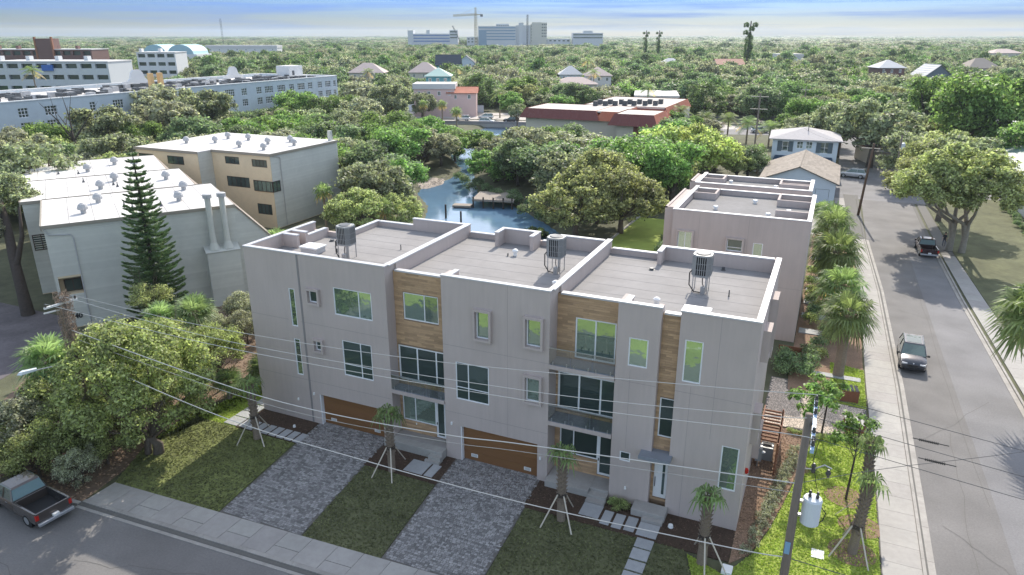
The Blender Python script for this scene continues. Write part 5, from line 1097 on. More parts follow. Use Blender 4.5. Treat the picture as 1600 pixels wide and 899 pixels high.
wire('thinner twisted cable just below the thick bright cable',[(-5.4,-8.8,8.1),(7.7,-10.2,8.1),(13.7,-10,7.8),(20.4,-9.75,8.05),(24.1,-9.6,8.4),(34.6,-9.2,9.2)],.013,mat('twisted_cable',(.36,.35,.33),.6,.3,3))
wire('lowest sagging cable in front of the lawns',[(-5.4,-8.8,7.0),(7.2,-10.2,6.53),(16,-9.9,6.0),(24.1,-9.6,5.83),(32.4,-9.3,6.13),(34.6,-9.2,6.3)],.022)
rc=[((34.9,-7.5,12.45),(60,-6.6,10.6),'upper'),((34.9,-9.25,12.4),(60,-8.3,10.5),'middle'),((34.9,-10.8,12.45),(60,-9.6,10.4),'lower')]
for a_,b_,n_ in rc:
    wire(n_+' wire running right from the pole over the side street',[a_,tuple((Vector(a_)+Vector(b_))/2-Vector((0,0,.5))),b_],.01,cabled)
for (x,y,z,n_) in ((38.2,-8.6,12.0,'upper'),(38.3,-9.7,11.9,'lower')):
    q=MB()
    for i in range(11): q.lathe([(.02,0),(.05,.02),(.02,.04)],0,0,6) if False else q.box(i*.055,-.035,-.035,i*.055+.03,.035,.035)
    q.tube([(-.2,0,0),(.9,0,0)],.015,5); o=q.build('wire_insulator',blk); o.location=(x,y,z); o.rotation_euler=(0,.06,.03); tag(o,n_+' black insulator string on the wires over the side street','insulator')
wire('low dark cable running right from the pole over the side street',[(34.7,-9.2,6.3),(42,-8.9,6.0),(60,-8.2,6.6)],.018,cabled)
wire('service wire falling across the corner lawn',[(34.75,-9.1,9.6),(38,-5,8.6),(46,2,7.8),(60,12,9)],.012,cabled)
wire('street wires between far poles',[(20.5,113,13.9),(31,96,9.6),(39.5,78.8,9.9)],.012,cabled)
wire('far wires over the side street trees',[(39.5,78.8,9.9),(48,90,8.8),(62,108,9.5)],.012,cabled)
# ------------------------------------------------------------------ dock and boat
DK=thing('wooden_dock','weathered wooden dock on posts at the creek bank','dock',(-16.2,63.5,0),R_(14))
for i in range(20): MB().box(.35*i,1,.55,.35*i+.32,7.8,.62).build('plank',lumber_d,DK) if False else None
lumber_d=mat('grey_dock_wood',(.30,.26,.22),.9,.2,4)
me=MB().box(0,0,0,.40,6.0,.07).mesh('plank',lumber_d)
for i in range(16): link('plank',me,DK,(i*.42,1+ (i%3)*.03,.5))
MB().box(0,1,.25,6.7,1.2,.5).box(0,6.4,.25,6.7,6.6,.5).box(0,3.6,.25,6.7,3.8,.5).build('beam',lumber_d,DK)
for x in (.2,1.8,3.4,5.0,6.4):
    for y in (1.1,6.5): MB().lathe([(.14,-2),(.13,.45 if y>2 else .9)],x,y,8).build('post',barkd,DK)
FD=thing('floating_dock','small low floating dock beside the wooden dock','dock',(-19.3,63.2,-.72),R_(14)); MB().box(0,0,0,3.0,1.6,.3).build('deck',lumber_d,FD)
for x,y,h,l_ in ((-17,57,1.2,'lone dark mooring post standing in the creek'),(-13.5,55.2,.9,'short mooring post in the open water'),(-3.2,45.5,1.6,'dark dock piling behind the middle roof'),(-1.9,46.2,1.5,'second dark dock piling behind the middle roof'),(-17.5,50.8,1.8,'black piling near the left creek bank')):
    tag(MB().lathe([(.16,-2),(.14,h),(.1,h+.03)],x,y,8).build('mooring_post',barkd),l_,'post')
D2=thing('wooden_dock','narrow boardwalk at the near right creek bank','dock',(-1.5,45.2,0),R_(-6))
for i in range(22): link('plank',me,D2,(i*.42,0,.35)).scale=(1,.3,1)
SW=thing('seawall','grey retaining wall around the creek lawn','wall'); MB().prism([(9.4,44),(9.7,44),(10.2,66),(9.9,66)],-1.5,.15).build('wall',conc,SW)
# ------------------------------------------------------------------ vegetation
def leafm(n,c,isl=.72,ov=.2,tr=.5): return mat(n,[min(1,q*1.75) for q in c],.5,0,1,spec=.3,island=isl,objvar=ov,trans=tr,amt2=.22,scale2=.35)
Lo=leafm('oak_leaves',(.165,.18,.12)); Lb=leafm('bright_leaves',(.122,.175,.06)); Ly=leafm('yellowish_leaves',(.20,.21,.105)); Lg=leafm('mid_green_leaves',(.11,.145,.08))
Ld=leafm('dark_leaves',(.075,.11,.045)); Lp=leafm('palm_leaves',(.125,.16,.07),.4); Lbam=leafm('bamboo_leaves',(.25,.27,.11)); Ls=leafm('hedge_leaves',(.19,.21,.095)); Lgrey=leafm('greyish_leaves',(.19,.19,.145)); Ln=leafm('pine_needles',(.085,.13,.055),.45,.1,.12)
dry=leafm('dry_fronds',(.30,.21,.11),.4); Lrust=leafm('rusty_leaves',(.22,.12,.06),.5)
def crownmesh(name,m,R=5,h=4,n=3500,ls=.33,ncl=26,cr=(.22,.42),seed=0,flat=.75,shell=.75,low=-.85,up=.35,gapf=0):
    rg=np.random.default_rng(seed); cs=[];rs=[]
    while len(cs)<ncl:
        d=rg.normal(size=3); d/=np.linalg.norm(d)
        if d[2]<low: continue
        k=shell+(1-shell)*rg.random() if rg.random()<.8 else rg.uniform(.2,.8)
        r=rg.uniform(*cr); k*=(1-r*.55); cs.append([d[0]*R*k*rg.uniform(.85,1.12),d[1]*R*k*rg.uniform(.85,1.12),d[2]*h*k]); rs.append(r*min(R,h*1.2))
    cs=np.array(cs); rs=np.array(rs); w=rs**2; idx=rg.choice(ncl,n,p=w/w.sum())
    d=rg.normal(size=(n,3)); d/=np.linalg.norm(d,axis=1)[:,None]; d[:,2]=np.abs(d[:,2])*np.where(rg.random(n)<.8,1,-1)
    rad=rs[idx]*np.clip(rg.normal(.88,.28,n),.15,1.6); c=cs[idx]+d*rad[:,None]*np.array([1,1,flat])
    nn=d*.7+rg.normal(size=(n,3))*.6+np.array([0,0,up]); nn/=np.linalg.norm(nn,axis=1)[:,None]
    a=np.cross(nn,rg.normal(size=(n,3))); a/=np.linalg.norm(a,axis=1)[:,None]; b=np.cross(nn,a); s=ls*rg.uniform(.55,1.45,n)[:,None]
    V=np.stack([c-a*s,c+b*s*.55+nn*s*.12,c+a*s,c-b*s*.55+nn*s*.12],1)
    return npmesh(name,V.reshape(-1,3),4,m),cs,rs
def trunkmesh(cs,zc,m,r0=.35,seed=0,nl=7,lean=0,fork=.45,multi=1):
    rg=random.Random(seed); mb=MB(); top=Vector((lean,0,zc*fork))
    for k in range(multi):
        o=Vector((rg.uniform(-.4,.4),rg.uniform(-.4,.4),0)) if multi>1 else Vector((0,0,0))
        mb.tube([o+Vector((0,0,-.3)),o+Vector((lean*.3,.1,zc*fork*.5)),top],[r0*1.25,r0,r0*.8],8)
    order=sorted(range(len(cs)),key=lambda i:rg.random())[:nl*2]
    for i,k in enumerate(order):
        e=Vector(cs[k])+Vector((0,0,zc)); s=top if i<nl else top.lerp(e,.1)+Vector((0,0,-.2)); mid=s.lerp(e,.5)+Vector((rg.uniform(-.4,.4),rg.uniform(-.4,.4),-.25))
        q=r0*(.55 if i<nl else .3); mb.tube([s,s.lerp(mid,.5)+Vector((0,0,.05)),mid,e],[q,q*.75,q*.5,q*.18],5,False)
        for j in range(2):
            t=mid.lerp(e,.3+.4*j); f=e+Vector((rg.uniform(-1.2,1.2),rg.uniform(-1.2,1.2),rg.uniform(-.3,.9))); mb.tube([t,f],[q*.3,q*.08],4,False)
    return mb.mesh('trunk',m,True)
PROTO={}
def proto(key,name,zc,lm,bm,**k):
    tk={a:k.pop(a) for a in ('r0','nl','lean','fork','multi') if a in k}
    cm,cs,rs=crownmesh('crown',lm,**k); tm=trunkmesh(cs,zc,bm,seed=k.get('seed',0),**tk)
    PROTO[key]=(name,cm,tm,zc,k.get('R',5))
NT=5200
proto('oakA','oak_tree',6,Lo,bark,seed=1,n=NT*2,R=5,h=3.6,ls=.215,ncl=80,cr=(.1,.25)); proto('oakB','oak_tree',6,Lgrey,bark,seed=2,n=NT*2,R=5,h=3.3,ls=.205,ncl=85,cr=(.09,.24),nl=14); proto('oakC','oak_tree',6,Lg,barkd,seed=3,n=NT*2,R=5,h=4,ls=.22,ncl=40,cr=(.15,.34))
proto('oakD','oak_tree',6,Lo,bark,seed=14,n=9000,R=5,h=3.2,ls=.2,ncl=36,cr=(.14,.3),shell=.85)
proto('brightA','broadleaf_tree',5,Lb,bark,seed=4,n=NT*2,R=5,h=3.8,ls=.215,ncl=70,cr=(.1,.26)); proto('brightB','broadleaf_tree',5,Lb,bark,seed=5,n=NT*2,R=5,h=3.2,ls=.215,ncl=50,cr=(.14,.3))
proto('tallB','broadleaf_tree',7,Lb,barkd,seed=6,n=11000,R=5,h=5.0,ls=.215,ncl=34,cr=(.16,.34),shell=.8,r0=.5,nl=9,low=-.6)
proto('yellowA','broadleaf_tree',5,Ly,bark,seed=7,n=16000,R=5,h=3.4,ls=.165,ncl=110,cr=(.08,.22),r0=.3,nl=10,low=-.5); proto('yellowB','broadleaf_tree',5,Ly,bark,seed=17,n=16000,R=5,h=3.6,ls=.165,ncl=100,cr=(.08,.22),r0=.3,nl=10,low=-.5)
proto('dark','cedar_tree',6,Ld,barkd,seed=8,n=NT*2,R=5,h=5,ls=.205,ncl=40,cr=(.14,.3),low=-.8)
proto('bamboo','bamboo_clump',5,Lbam,bark,seed=9,n=9000,R=5,h=4.2,ls=.22,ncl=60,cr=(.12,.26),low=-.5,up=.1,multi=6,r0=.12)
proto('hedgeA','shrub',2.4,Ls,bark,seed=10,n=12000,R=3,h=2.3,ls=.095,ncl=60,cr=(.12,.3),low=-.7,r0=.12,nl=10); proto('hedgeB','shrub',2.4,Lgrey,bark,seed=11,n=12000,R=3,h=2.3,ls=.095,ncl=55,cr=(.12,.3),low=-.7,r0=.12,nl=10); proto('hedgeC','shrub',2.4,Ly,bark,seed=12,n=5500,R=3,h=2.8,ls=.115,ncl=40,cr=(.12,.28),low=-.7,r0=.1,nl=10)
proto('bushA','bush',.6,Lg,barkd,seed=13,n=900,R=.8,h=.6,ls=.075,ncl=14,cr=(.3,.5),low=-.5,r0=.03,nl=4); proto('bushB','bush',.6,Ls,barkd,seed=15,n=900,R=.8,h=.7,ls=.075,ncl=14,cr=(.3,.5),low=-.5,r0=.03,nl=4)
proto('bushC','bush',.6,Lgrey,barkd,seed=23,n=420,R=.8,h=.75,ls=.085,ncl=12,cr=(.2,.4),low=-.4,r0=.03,nl=6,up=.7); proto('rust','broadleaf_tree',5,Lrust,bark,seed=16,n=4500,R=5,h=3.4,ls=.24,ncl=34,cr=(.14,.3))
def tree(key,x,y,zc,R,label,group=None,cat='tree',rz=None,rg=random,z0=0,trunkloc=None):
    name,cm,tm,pz,pr=PROTO[key]; r=thing(name,label,cat,(x,y,z0),rz if rz is not None else rg.uniform(0,6.28),group)
    s=R/pr; zs=min(max(s,.55),zc/pz*1.15)*(1 if key in('tallB','dark') or key[:4] in ('hedg','bush') else .95)
    zc*=1 if key[:4] in ('hedg','bush','tall') else .88
    link('crown',cm,r,(0,0,zc)).scale=(s,s,zs); t=link('trunk',tm,r,(0,0,0)); t.scale=(s,s,zc/pz)
    return r
rg=random.Random(21)
MAN=[
('oakB',-104,84,11,8.5,'wide greyish oak in front of the left end of the hotel'),('oakA',-93,60,9,7,'oak behind the topmost white roof on the left'),('oakB',-92,74,9.5,7.5,'grey green oak between the white roofs and the hotel'),('oakA',-96,88,10,7.5,'oak before the hotel windows left of the bright trees'),('oakC',-76,66,7,6,'dark oak just behind the tan block roof'),
('oakA',-72,46,7,6,'oak at the back left corner of the white roofs'),('oakB',-66,60,6.5,5.5,'oak left of the tan apartment block roof'),('oakD',-55,22,10,6,'oak overhanging the lower white roof corner at the left edge'),('oakB',-84,36,9,6.5,'oak at the left frame edge above the white roofs'),
('oakA',-21.8,46,6,5.6,'oak on the creek bank right of the tan block'),('oakC',-31.0,57,6.5,5,'dense oak on the left bank above the gravel bar'),('oakA',-26,50.5,5.5,4.5,'oak leaning to the water beside the tan block'),
('yellowA',-15.8,42.5,4,3.6,'yellow green low tree at the bank behind the left roof'),('yellowB',-18.7,37.6,5,4,'olive tree between tan block and left roof'),
('oakC',-8,77,5.2,7.5,'large dark oak over the wooden dock'),('oakB',-9,94,5.5,8,'large greyish oak before the orange mansard building'),('oakA',0,88,5,6.5,'oak in front of the cream end wall'),('oakC',-25,106,4.2,5.5,'oak on the right bank before the bridge'),('oakA',-1.5,66,6,5.5,'oak right of the dock above the water'),('oakB',-17,88,6.5,6,'grey oak just right of the creek bend'),('oakC',-19,117,4.2,5.5,'dark oak left of the mansard building front'),
('brightA',-20.3,81.5,3.5,5,'bright green bush tree overhanging the creek bend'),('brightA',10.7,76.3,5,4.2,'round vivid green tree left of the rear townhouses'),
('yellowA',5,52.5,4.9,6.2,'big yellow green tree behind the middle unit, left half'),('yellowB',10,56.2,5.2,6,'big yellow green tree behind the middle unit, right half'),('yellowB',5.5,60,7,6,'tall yellow green tree rising behind the creek lawn'),
('bamboo',7.4,93,6,5.8,'feathery yellow green bamboo clump, left of three'),('bamboo',15.1,94,5.5,5.8,'feathery yellow green bamboo clump, right of three'),('bamboo',11.7,95.5,7,5,'feathery bamboo clump in the middle, tallest of three'),
('oakC',21,100,4.5,3.6,'small dark tree beside the blue grey shed roof'),('yellowB',19.5,97,4.2,3.2,'pale small tree right of the bamboo'),
('brightB',-42.5,95,4.2,5,'bright green mangrove left of the creek mouth'),('brightA',-42,106,3,5.4,'bright mangrove clump in the middle of the left bank'),('brightB',-40.5,114,2.8,4.6,'bright mangrove clump nearest the bridge'),('brightA',-48,99,4.5,5,'bright mangrove above the gravel bar'),('brightB',-52,90,5,5,'tall green mangrove at the left end of the gravel bar'),('brightB',-37.8,98.5,3.4,3.8,'low mangrove at the creek narrows'),('brightA',-50,117,2.8,5,'bright mangrove in front of the bridge parapet'),('brightB',-29.5,99,3.6,4.6,'mangrove on the right side of the creek narrows'),('oakA',-84,163,5.5,5,'olive tree hiding the foot of the pink house'),('brightB',-95,160,5,5,'bright tree left of the pink house foot'),('oakB',-57,105,4.2,5.5,'grey green tree among the mangroves'),('brightA',-58,119,3.2,5,'bright tree left of the cars on the bridge'),
('brightA',-84,100,4.8,6,'bright lime tree before the hotel right wing, left'),('brightB',-76,102,4.8,6,'bright lime tree before the hotel right wing, right'),('brightA',-79,93,5,5,'lime tree in front of its two taller twins'),
('oakB',-72,114,8,6.5,'tall grey oak right of the hotel corner'),('oakA',-79,138,9,7,'tall oak behind the hotel corner'),('oakA',-62,100,6.5,5.5,'olive oak between hotel and mangroves'),('oakC',-49,79,6,5.2,'dark oak behind the tan block chimney'),('oakB',-45,68,6,5.2,'oak behind the white roof edge of the tan block'),('brightB',-66,90,6,5,'mid green tree right of the lime trees'),('oakC',-68,126,4,5,'dark tree at the left end of the bridge'),
('tallB',61,136,11,9,'tall bright green tree with dark forked trunk at right'),('tallB',55,160,11,7,'tall bright tree left of its taller neighbour'),('brightA',66,118,8,6,'bright green tree above the green metal roof'),
('oakD',41.6,125,9,8.5,'tall brown flecked oak over the end of the street'),('oakD',35.5,136,8,7,'oak behind the blue house, right side'),('oakA',46.5,105,7,5.5,'oak shading the end of the street'),('rust',44,133,9,3,'rusty leaved small tree inside the brown flecked oak'),
('brightA',24,150,5,4,'round light green tree behind the white house'),('oakC',13,193,7,7,'dark oak across the highway above the verge'),('dark',-2,190,7,7,'dark green tree across the highway behind the palms'),('dark',18,197,6,6,'dark cedar by the highway sign'),('oakB',6,146,4.2,4,'small grey tree on the verge by the palms'),('brightB',-4,149,5,4.4,'light green tree beside the cream stair wall'),('brightA',3,141,4.4,4,'small bright tree left of the garden shed'),
('brightB',-56,168,6.5,5,'bright tree standing in the highway verge by the cars'),('oakD',-46,150,6,3,'thin bare tree at the bridge end by the mansard roof'),('dark',-78,192,8,7,'dark tree behind the white boundary wall'),('brightA',-68,206,7,7,'broad green tree behind the white boundary wall'),
('oakC',64,97,3,3,'low shrubby tree against the white house at right'),
]
for k,x,y,z,R,lb in MAN: tree(k,x,y,z,R,lb,rg=rg)
# hedge mass at left
q_=thing('broad_tree','broad light green small leaved tree in front of the left utility pole','tree',(-2.3,-7.4,0)); cm,cs,rs=crownmesh('crown',Ls,R=4.3,h=3.9,n=42000,ls=.098,ncl=210,cr=(.06,.17),seed=71,low=-.75,shell=.9); link('crown',cm,q_,(0,0,5.3)); link('trunk',trunkmesh(cs,5.3,bark,r0=.2,seed=5,nl=16,multi=4,fork=.25),q_)
HB=[(-5.6,-5.2,2.8,2.8),(-4.0,-9.2,1.6,1.8),(-6.2,-9.6,2.2,2.3),(-9.4,-10.8,2.3,2.5),(-8.6,-7.6,3.2,3),(-9,-12.3,1.6,1.8),(-12,-3,3,3),(-12.5,-12.4,2.2,2.4),(-6.4,-11.9,1.7,1.9),(-3.6,-11.2,1.2,1.3),(-5,.9,3.6,2.2),(-7.6,-1,3.6,2.8)]
HL=['dense low hedge under the broad tree, toward the lawn','small hedge clump under the broad tree','hedge clump under the broad tree, toward the pickup','hedge clump above the pickup cab','hedge clump left of the utility pole','leftmost low hedge over the pickup','hedge clump behind the left fan palm','hedge clump at the left frame edge','low hedge clump above the brown pickup bed','low bush by the footpath end','hedge clump under the fan palm pair','hedge clump between the pole and the grey siding']
for i,((x,y,z,R),lb) in enumerate(zip(HB,HL)): tree('hedgeA' if i%3 else 'hedgeB',x,y,z,R,lb,cat='shrub',rg=rg)
for x,y,z,R,lb in ((-2.4,9.6,5.6,2.0,'sparse yellow leaved tree against the left wall, upper'),(-2.9,6.6,3.9,1.8,'yellow leaved shrub against the left wall, lower'),(-4.2,11.5,4.4,2,'yellow leaved shrub near the chimney chase'),(-16.5,5.2,4.2,1.7,'small yellow green tree left of the tall pine')): tree('hedgeC',x,y,z,R,lb,cat='shrub',rg=rg)
for i in range(12):
    x=rg.uniform(-16,-8); y=rg.uniform(-6,12); tree('hedgeB',x,y,1.6,rg.uniform(1.4,2),'low undergrowth shrub between the hedge and the grey sided block',group='undergrowth shrubs beside the grey block',cat='shrub',rg=rg)
# left dark leaning trunk
lt=thing('oak_tree','big oak at the left edge with dark leaning trunk','tree',(-33.2,5.0,0)); MB().tube([(0,0,-.3),(-.4,.2,2.2),(-2.2,1.2,5),(-5.5,3.2,8.0),(-8,4.5,9.5)],[.62,.5,.45,.36,.22],10,False).tube([(-1.6,.9,4.3),(-1.5,2,7),(-2.6,3,9.5)],[.3,.2,.1],7,False).build('trunk',barkd,lt,smooth=True); c_=PROTO['oakA'][1]; link('crown',c_,lt,(-8.5,4.5,9.8)).scale=(.75,.75,.7); link('crown',PROTO['oakB'][1],lt,(-5.8,1.0,7.4)).scale=(.42,.42,.45)
bt=thing('bare_tree','bare dark branched tree against the hotel wall at left','tree',(-86,50,0)); m=MB(); m.tube([(0,0,0),(-.5,0,6),(-1,0,9)],[.35,.28,.2],7,False)
for a,b,c in ((-7,2,12),(-5,-2,14),(-3,1,15),(3,2,13),(-8,-1,10)): m.tube([(-.8,0,7.5),(a*.5,b*.5,(c+8)/2),(a,b,c)],[.17,.11,.03],5,False).tube([(a*.5,b*.5,(c+8)/2),(a*.8,b+1.5,c+1)],[.08,.02],4,False)
m.build('trunk',barkd,bt)
def bigtree(label,x,y,crowns,trunks,bm=bark):
    r=thing('street_tree',label,'tree',(x,y,0)); m=MB()
    for (a,b) in trunks:
        for k,(cx,cy,cz,s_,kk) in enumerate(crowns):
            m.tube([(a,b,-.2),(a+.05,b,1.8),(a+.25*cx*.3,b+.25*cy*.3,3.6),((a+cx)*.6,(b+cy)*.6,cz*.62),(cx,cy,cz)],[.42,.33,.26,.16,.05],8,False)
    m.build('trunk',bm,r,smooth=True)
    for cx,cy,cz,s_,kk in crowns: link('crown',PROTO[kk][1],r,(cx,cy,cz),rg.uniform(0,6)).scale=(s_,s_,s_*.9)
bigtree('big yellow flecked street tree with twin trunks above the dark red pickup',50.3,64.3,[(-4.3,-4.5,8.3,1.02,'yellowA'),(.1,-4.6,8.6,1.0,'yellowB'),(-1.6,-3,10.2,1.1,'yellowA'),(-5.5,2.5,8.0,.9,'yellowB')],[(0,0),(-1.3,.35)],mat('pale_bark',(.27,.24,.20),.9,.2,3))
bigtree('second street tree with single trunk beyond the big yellow flecked one',49.4,81,[(-2.5,-2,8.4,.95,'yellowB'),(1.5,-1,9.2,1.0,'oakA'),(0,2.5,9.6,1.0,'yellowA')],[(0,0)])
def vine(z0,z1,n,r,label,sd):
    q=random.Random(sd); m=MB()
    for i in range(n):
        a=q.uniform(0,6.28); z=q.uniform(z0,z1); r0=q.uniform(.12,r*.6); r1=q.uniform(r*.6,r*1.2); a2=a+q.uniform(-1.6,1.6)
        m.tube([(r0*math.cos(a),r0*math.sin(a),z),(r1*math.cos((a+a2)/2),r1*math.sin((a+a2)/2),z+q.uniform(-.2,.25)),(r1*.9*math.cos(a2),r1*.9*math.sin(a2),z+q.uniform(-.6,.3))],[.018,.014,.006],3,False)
    o=m.build('dead_vine',mat('vine_twigs',(.27,.20,.15),.9,.1,island=.5)); o.location=(-5.5,-8.8,0); o['kind']='stuff'; tag(o,label,'vine')
vine(7.4,10.9,420,.42,'dry brown vine twigs wrapped round the left pole top',1); vine(4.5,7.4,160,.36,'thin dead vine lower on the left pole',2)
# palms
def fanmesh(seed,nf,L,fr,nb=16,droop=.5,elmin=-50,elmax=80,m=None,dw=0.055,dead=0):
    rg=random.Random(seed); V=[];F=[];MI=[]; st=MB()
    for i in range(nf):
        az=i*2.399+rg.uniform(-.2,.2); el=R_(elmax-(elmax-elmin)*(i/nf)**.8+rg.uniform(-8,8)); l=L*rg.uniform(.75,1.1)
        d=Vector((math.cos(az)*math.cos(el),math.sin(az)*math.cos(el),math.sin(el))); base=Vector((math.cos(az)*.1,math.sin(az)*.1,0)); hub=base+d*l*.55+Vector((0,0,-droop*.15*l))
        st.tube([base,base+d*l*.3,hub],[.022,.018,.012],3,False)
        side=d.cross(Vector((0,0,1))); side=side.normalized() if side.length>.05 else Vector((1,0,0)); nrm=side.cross(d).normalized()
        for k in range(nb):
            a=(k/(nb-1)-.5)*R_(250); f=(d*math.cos(a)+side*math.sin(a)).normalized(); ln=fr*(1-.25*abs(a)/2.2)*rg.uniform(.85,1.1); w=f.cross(nrm).normalized()*dw
            mid=hub+f*ln*.55+nrm*.03; tip=hub+f*ln+Vector((0,0,-droop*ln*rg.uniform(.5,1.1)))
            b=len(V); V+=[hub,mid+w,tip,mid-w]; F.append((b,b+1,b+2,b+3)); MI.append(1 if (dead and i>nf*(1-dead)) else 0)
    mb=MB(); mb.v=[tuple(v) for v in V]; mb.f=F; mb.m=MI; return mb.mesh('fronds',[m or Lp,dry]),st.mesh('petioles',mat('petiole',(.16,.17,.07),.7,.1))
def feathermesh(seed,nf,L,m=None,droop=.9,dead=.15):
    rg=random.Random(seed); V=[];F=[];MI=[]
    for i in range(nf):
        az=i*2.399; el=R_(70-95*(i/nf)+rg.uniform(-6,6)); l=L*rg.uniform(.85,1.1); P=[]
        for k in range(9):
            t=k/8; P.append(Vector((math.cos(az)*math.cos(el)*l*t,math.sin(az)*math.cos(el)*l*t,math.sin(el)*l*t-droop*l*.55*t*t)))
        for k in range(8):
            p,q=P[k],P[k+1]; d=(q-p).normalized(); s=d.cross(Vector((0,0,1))).normalized() if abs(d.z)<.98 else Vector((1,0,0)); ll=l*.24*(math.sin(PI*min(1,(k+.8)/9))+.2)
            for sg in (-1,1):
                for j in range(3):
                    a=p.lerp(q,j/3); b_=p.lerp(q,j/3+.22); t=a+s*sg*ll+d*ll*.35+Vector((0,0,-ll*.45)); b=len(V); V+=[a,b_,t+d*.02,t]; F.append((b,b+1,b+2,b+3)); MI.append(1 if i>nf*(1-dead) else 0)
    mb=MB(); mb.v=[tuple(v) for v in V]; mb.f=F; mb.m=MI; return mb.mesh('fronds',[m or Lp,dry]),None
def ptrunk(h,r=.18,boots=False,seed=0,lean=(0,0)):
    rg=random.Random(seed); m=MB(); n=12; m.tube([(lean[0]*(k/n)**1.5,lean[1]*(k/n)**1.5,h*k/n-.05) for k in range(n+1)],[r*(1.25-.3*k/n)*rg.uniform(.95,1.05) for k in range(n+1)],9,False)
    if boots:
        z0=h*.28; k=0; z=z0
        while z<h:
            for j in range(5):
                a=j*2*PI/5+k*.6; c,s=math.cos(a),math.sin(a); rr=r*1.05; x0=lean[0]*(z/h)**1.5; y0=lean[1]*(z/h)**1.5
                m.add([(x0+c*rr-s*.07,y0+s*rr+c*.07,z),(x0+c*rr+s*.07,y0+s*rr-c*.07,z),(x0+c*(rr+.14),y0+s*(rr+.14),z+.22),(x0+c*rr*.8,y0+s*rr*.8,z+.12)],[(0,1,2),(0,2,3),(1,3,2)])
            z+=.13; k+=1
    return m.mesh('trunk',barkp)
fanA=fanmesh(1,34,1.5,1.25,20,.42,-55,80); fanB=fanmesh(2,30,1.4,1.15,18,.45,-50,80,dead=.12); fanT=fanmesh(3,7,.7,.7,10,1.0,0,80); fanT2=fanmesh(4,9,.65,.65,10,1.1,-20,80); fanF=fanmesh(5,22,1.2,1.0,9,.5,-60,80,dead=.25,dw=.09); fea=feathermesh(6,20,3.0); fea2=feathermesh(7,16,2.6,dead=.25)
fanL=fanmesh(8,30,1.35,1.15,18,.3,-30,85,m=leafm('pale_palm_leaves',(.13,.165,.08),.4))
def palm(kind,x,y,h,label,s=1,group=None,name='palm_tree',r=.18,boots=False,lean=(0,0),brace=None,z0=0,rz=None):
    p=thing(name,label,'palm tree',(x,y,z0),rg.uniform(0,6.28) if rz is None else rz,group); fm,pm=kind
    q=link('fronds',fm,p,(lean[0],lean[1],h)); q.scale=(s,s,s)
    if pm: link('petioles',pm,q)
    link('trunk',ptrunk(h,r,boots,int(x*7+y*3),lean),p)
    if brace:
        for a in brace:
            MB().beam((math.cos(a)*1.35,math.sin(a)*1.35,.04),(math.cos(a)*r*1.3,math.sin(a)*r*1.3,1.75),.07,.04).build('brace',lumber,p)
        MB().lathe([(r*1.5,1.6),(r*1.5,1.78)],0,0,8).build('strap',barkd,p)
    return p
palm(fanA,37.0,22.3,5.2,'largest fan palm on the verge, nearest the side driveway',1.25,r=.34,rz=0)
palm(fanB,36.6,31.5,4.4,'second fan palm from the side driveway',1.45,r=.3); palm(fanA,36.0,40,5.2,'third fan palm along the rear townhouse, tall and round',1.6,r=.3); palm(fanB,35.6,49.5,5.4,'fourth fan palm along the rear townhouse',1.5,r=.3); palm(fanA,35.5,58,4.5,'fifth fan palm near the tall brown pole',1.3,r=.3); palm(fanB,34.2,65,3.6,'sixth fan palm by the shed forecourt',.95,r=.3)
palm(fanA,49.55,21.9,7.3,'drooping fan palm at the right frame edge, shadowing the road',1.65,r=.34,lean=(-1.3,-.3),rz=0)
palm(fanL,-10.6,-7.3,5.0,'pale fan palm left of the vine covered pole',1.3,r=.25); palm(fanL,-9.4,-5.6,3.9,'brown skirted fan palm behind the street light',1.0,r=.25)
palm(fanL,-9.3,3.4,4.6,'fan palm under the tall pine, right',1.1,r=.22); palm(fanL,-11.6,2.2,4.3,'fan palm under the tall pine, left',1.0,r=.22)
palm(fanL,-2.2,2.6,1.6,'low fan palm in the shade by the left wall',.9,r=.15); palm(fanL,-3.4,.2,1.4,'small fan palm beside the hedge and stepping stones',.8,r=.15)
palm(fanF,-26.2,40.8,5.6,'small slim palm against the grey end wall of the tan block',1.1,r=.14); palm(fanL,-17.5,22,4.6,'light green palm behind the left roof corner',1.1,r=.2); palm(fanF,-19.3,41,5.4,'palm on the bank by the black piling, left',1.0,r=.16); palm(fanF,-15.8,39.4,4.8,'palm on the bank by the black piling, right',1.0,r=.16)
palm(fanT,2.3,-3.2,3.9,'newly planted braced palm beside the first driveway, leftmost',1.1,r=.19,boots=True,brace=(-2.0,-.5,1.6),rz=0)
palm(fanT2,12.4,-2.7,3.9,'newly planted braced palm between the two driveways',1.1,r=.19,boots=True,brace=(-2.1,-1.0,1.5),rz=0)
palm(fanT,23.4,-2.9,4.1,'newly planted braced palm right of the second driveway',1.1,r=.19,boots=True,brace=(-2.2,-.8,1.4),rz=0)
palm(fanT2,31.0,-3.2,4.0,'newly planted braced palm before the right end of the facade',1.05,r=.2,boots=True,brace=(-1.3,-.3,2.0),rz=0)
palm(fanT,37.9,.7,4.3,'braced young palm in the sunlit corner lawn, nearest the street',1.0,r=.2,boots=True,brace=(-2.5,-1.0,1.9),rz=0,lean=(.25,0))
palm(fanT2,38.3,3.1,4.9,'young palm in the sunlit corner lawn, farther from the street',1.0,r=.19,boots=True,brace=(2.7,),rz=0,lean=(-.2,.3))
palm(fanT,13.3,-20.9,6.4,'palm whose tip pokes into the bottom edge of the view',1.0)
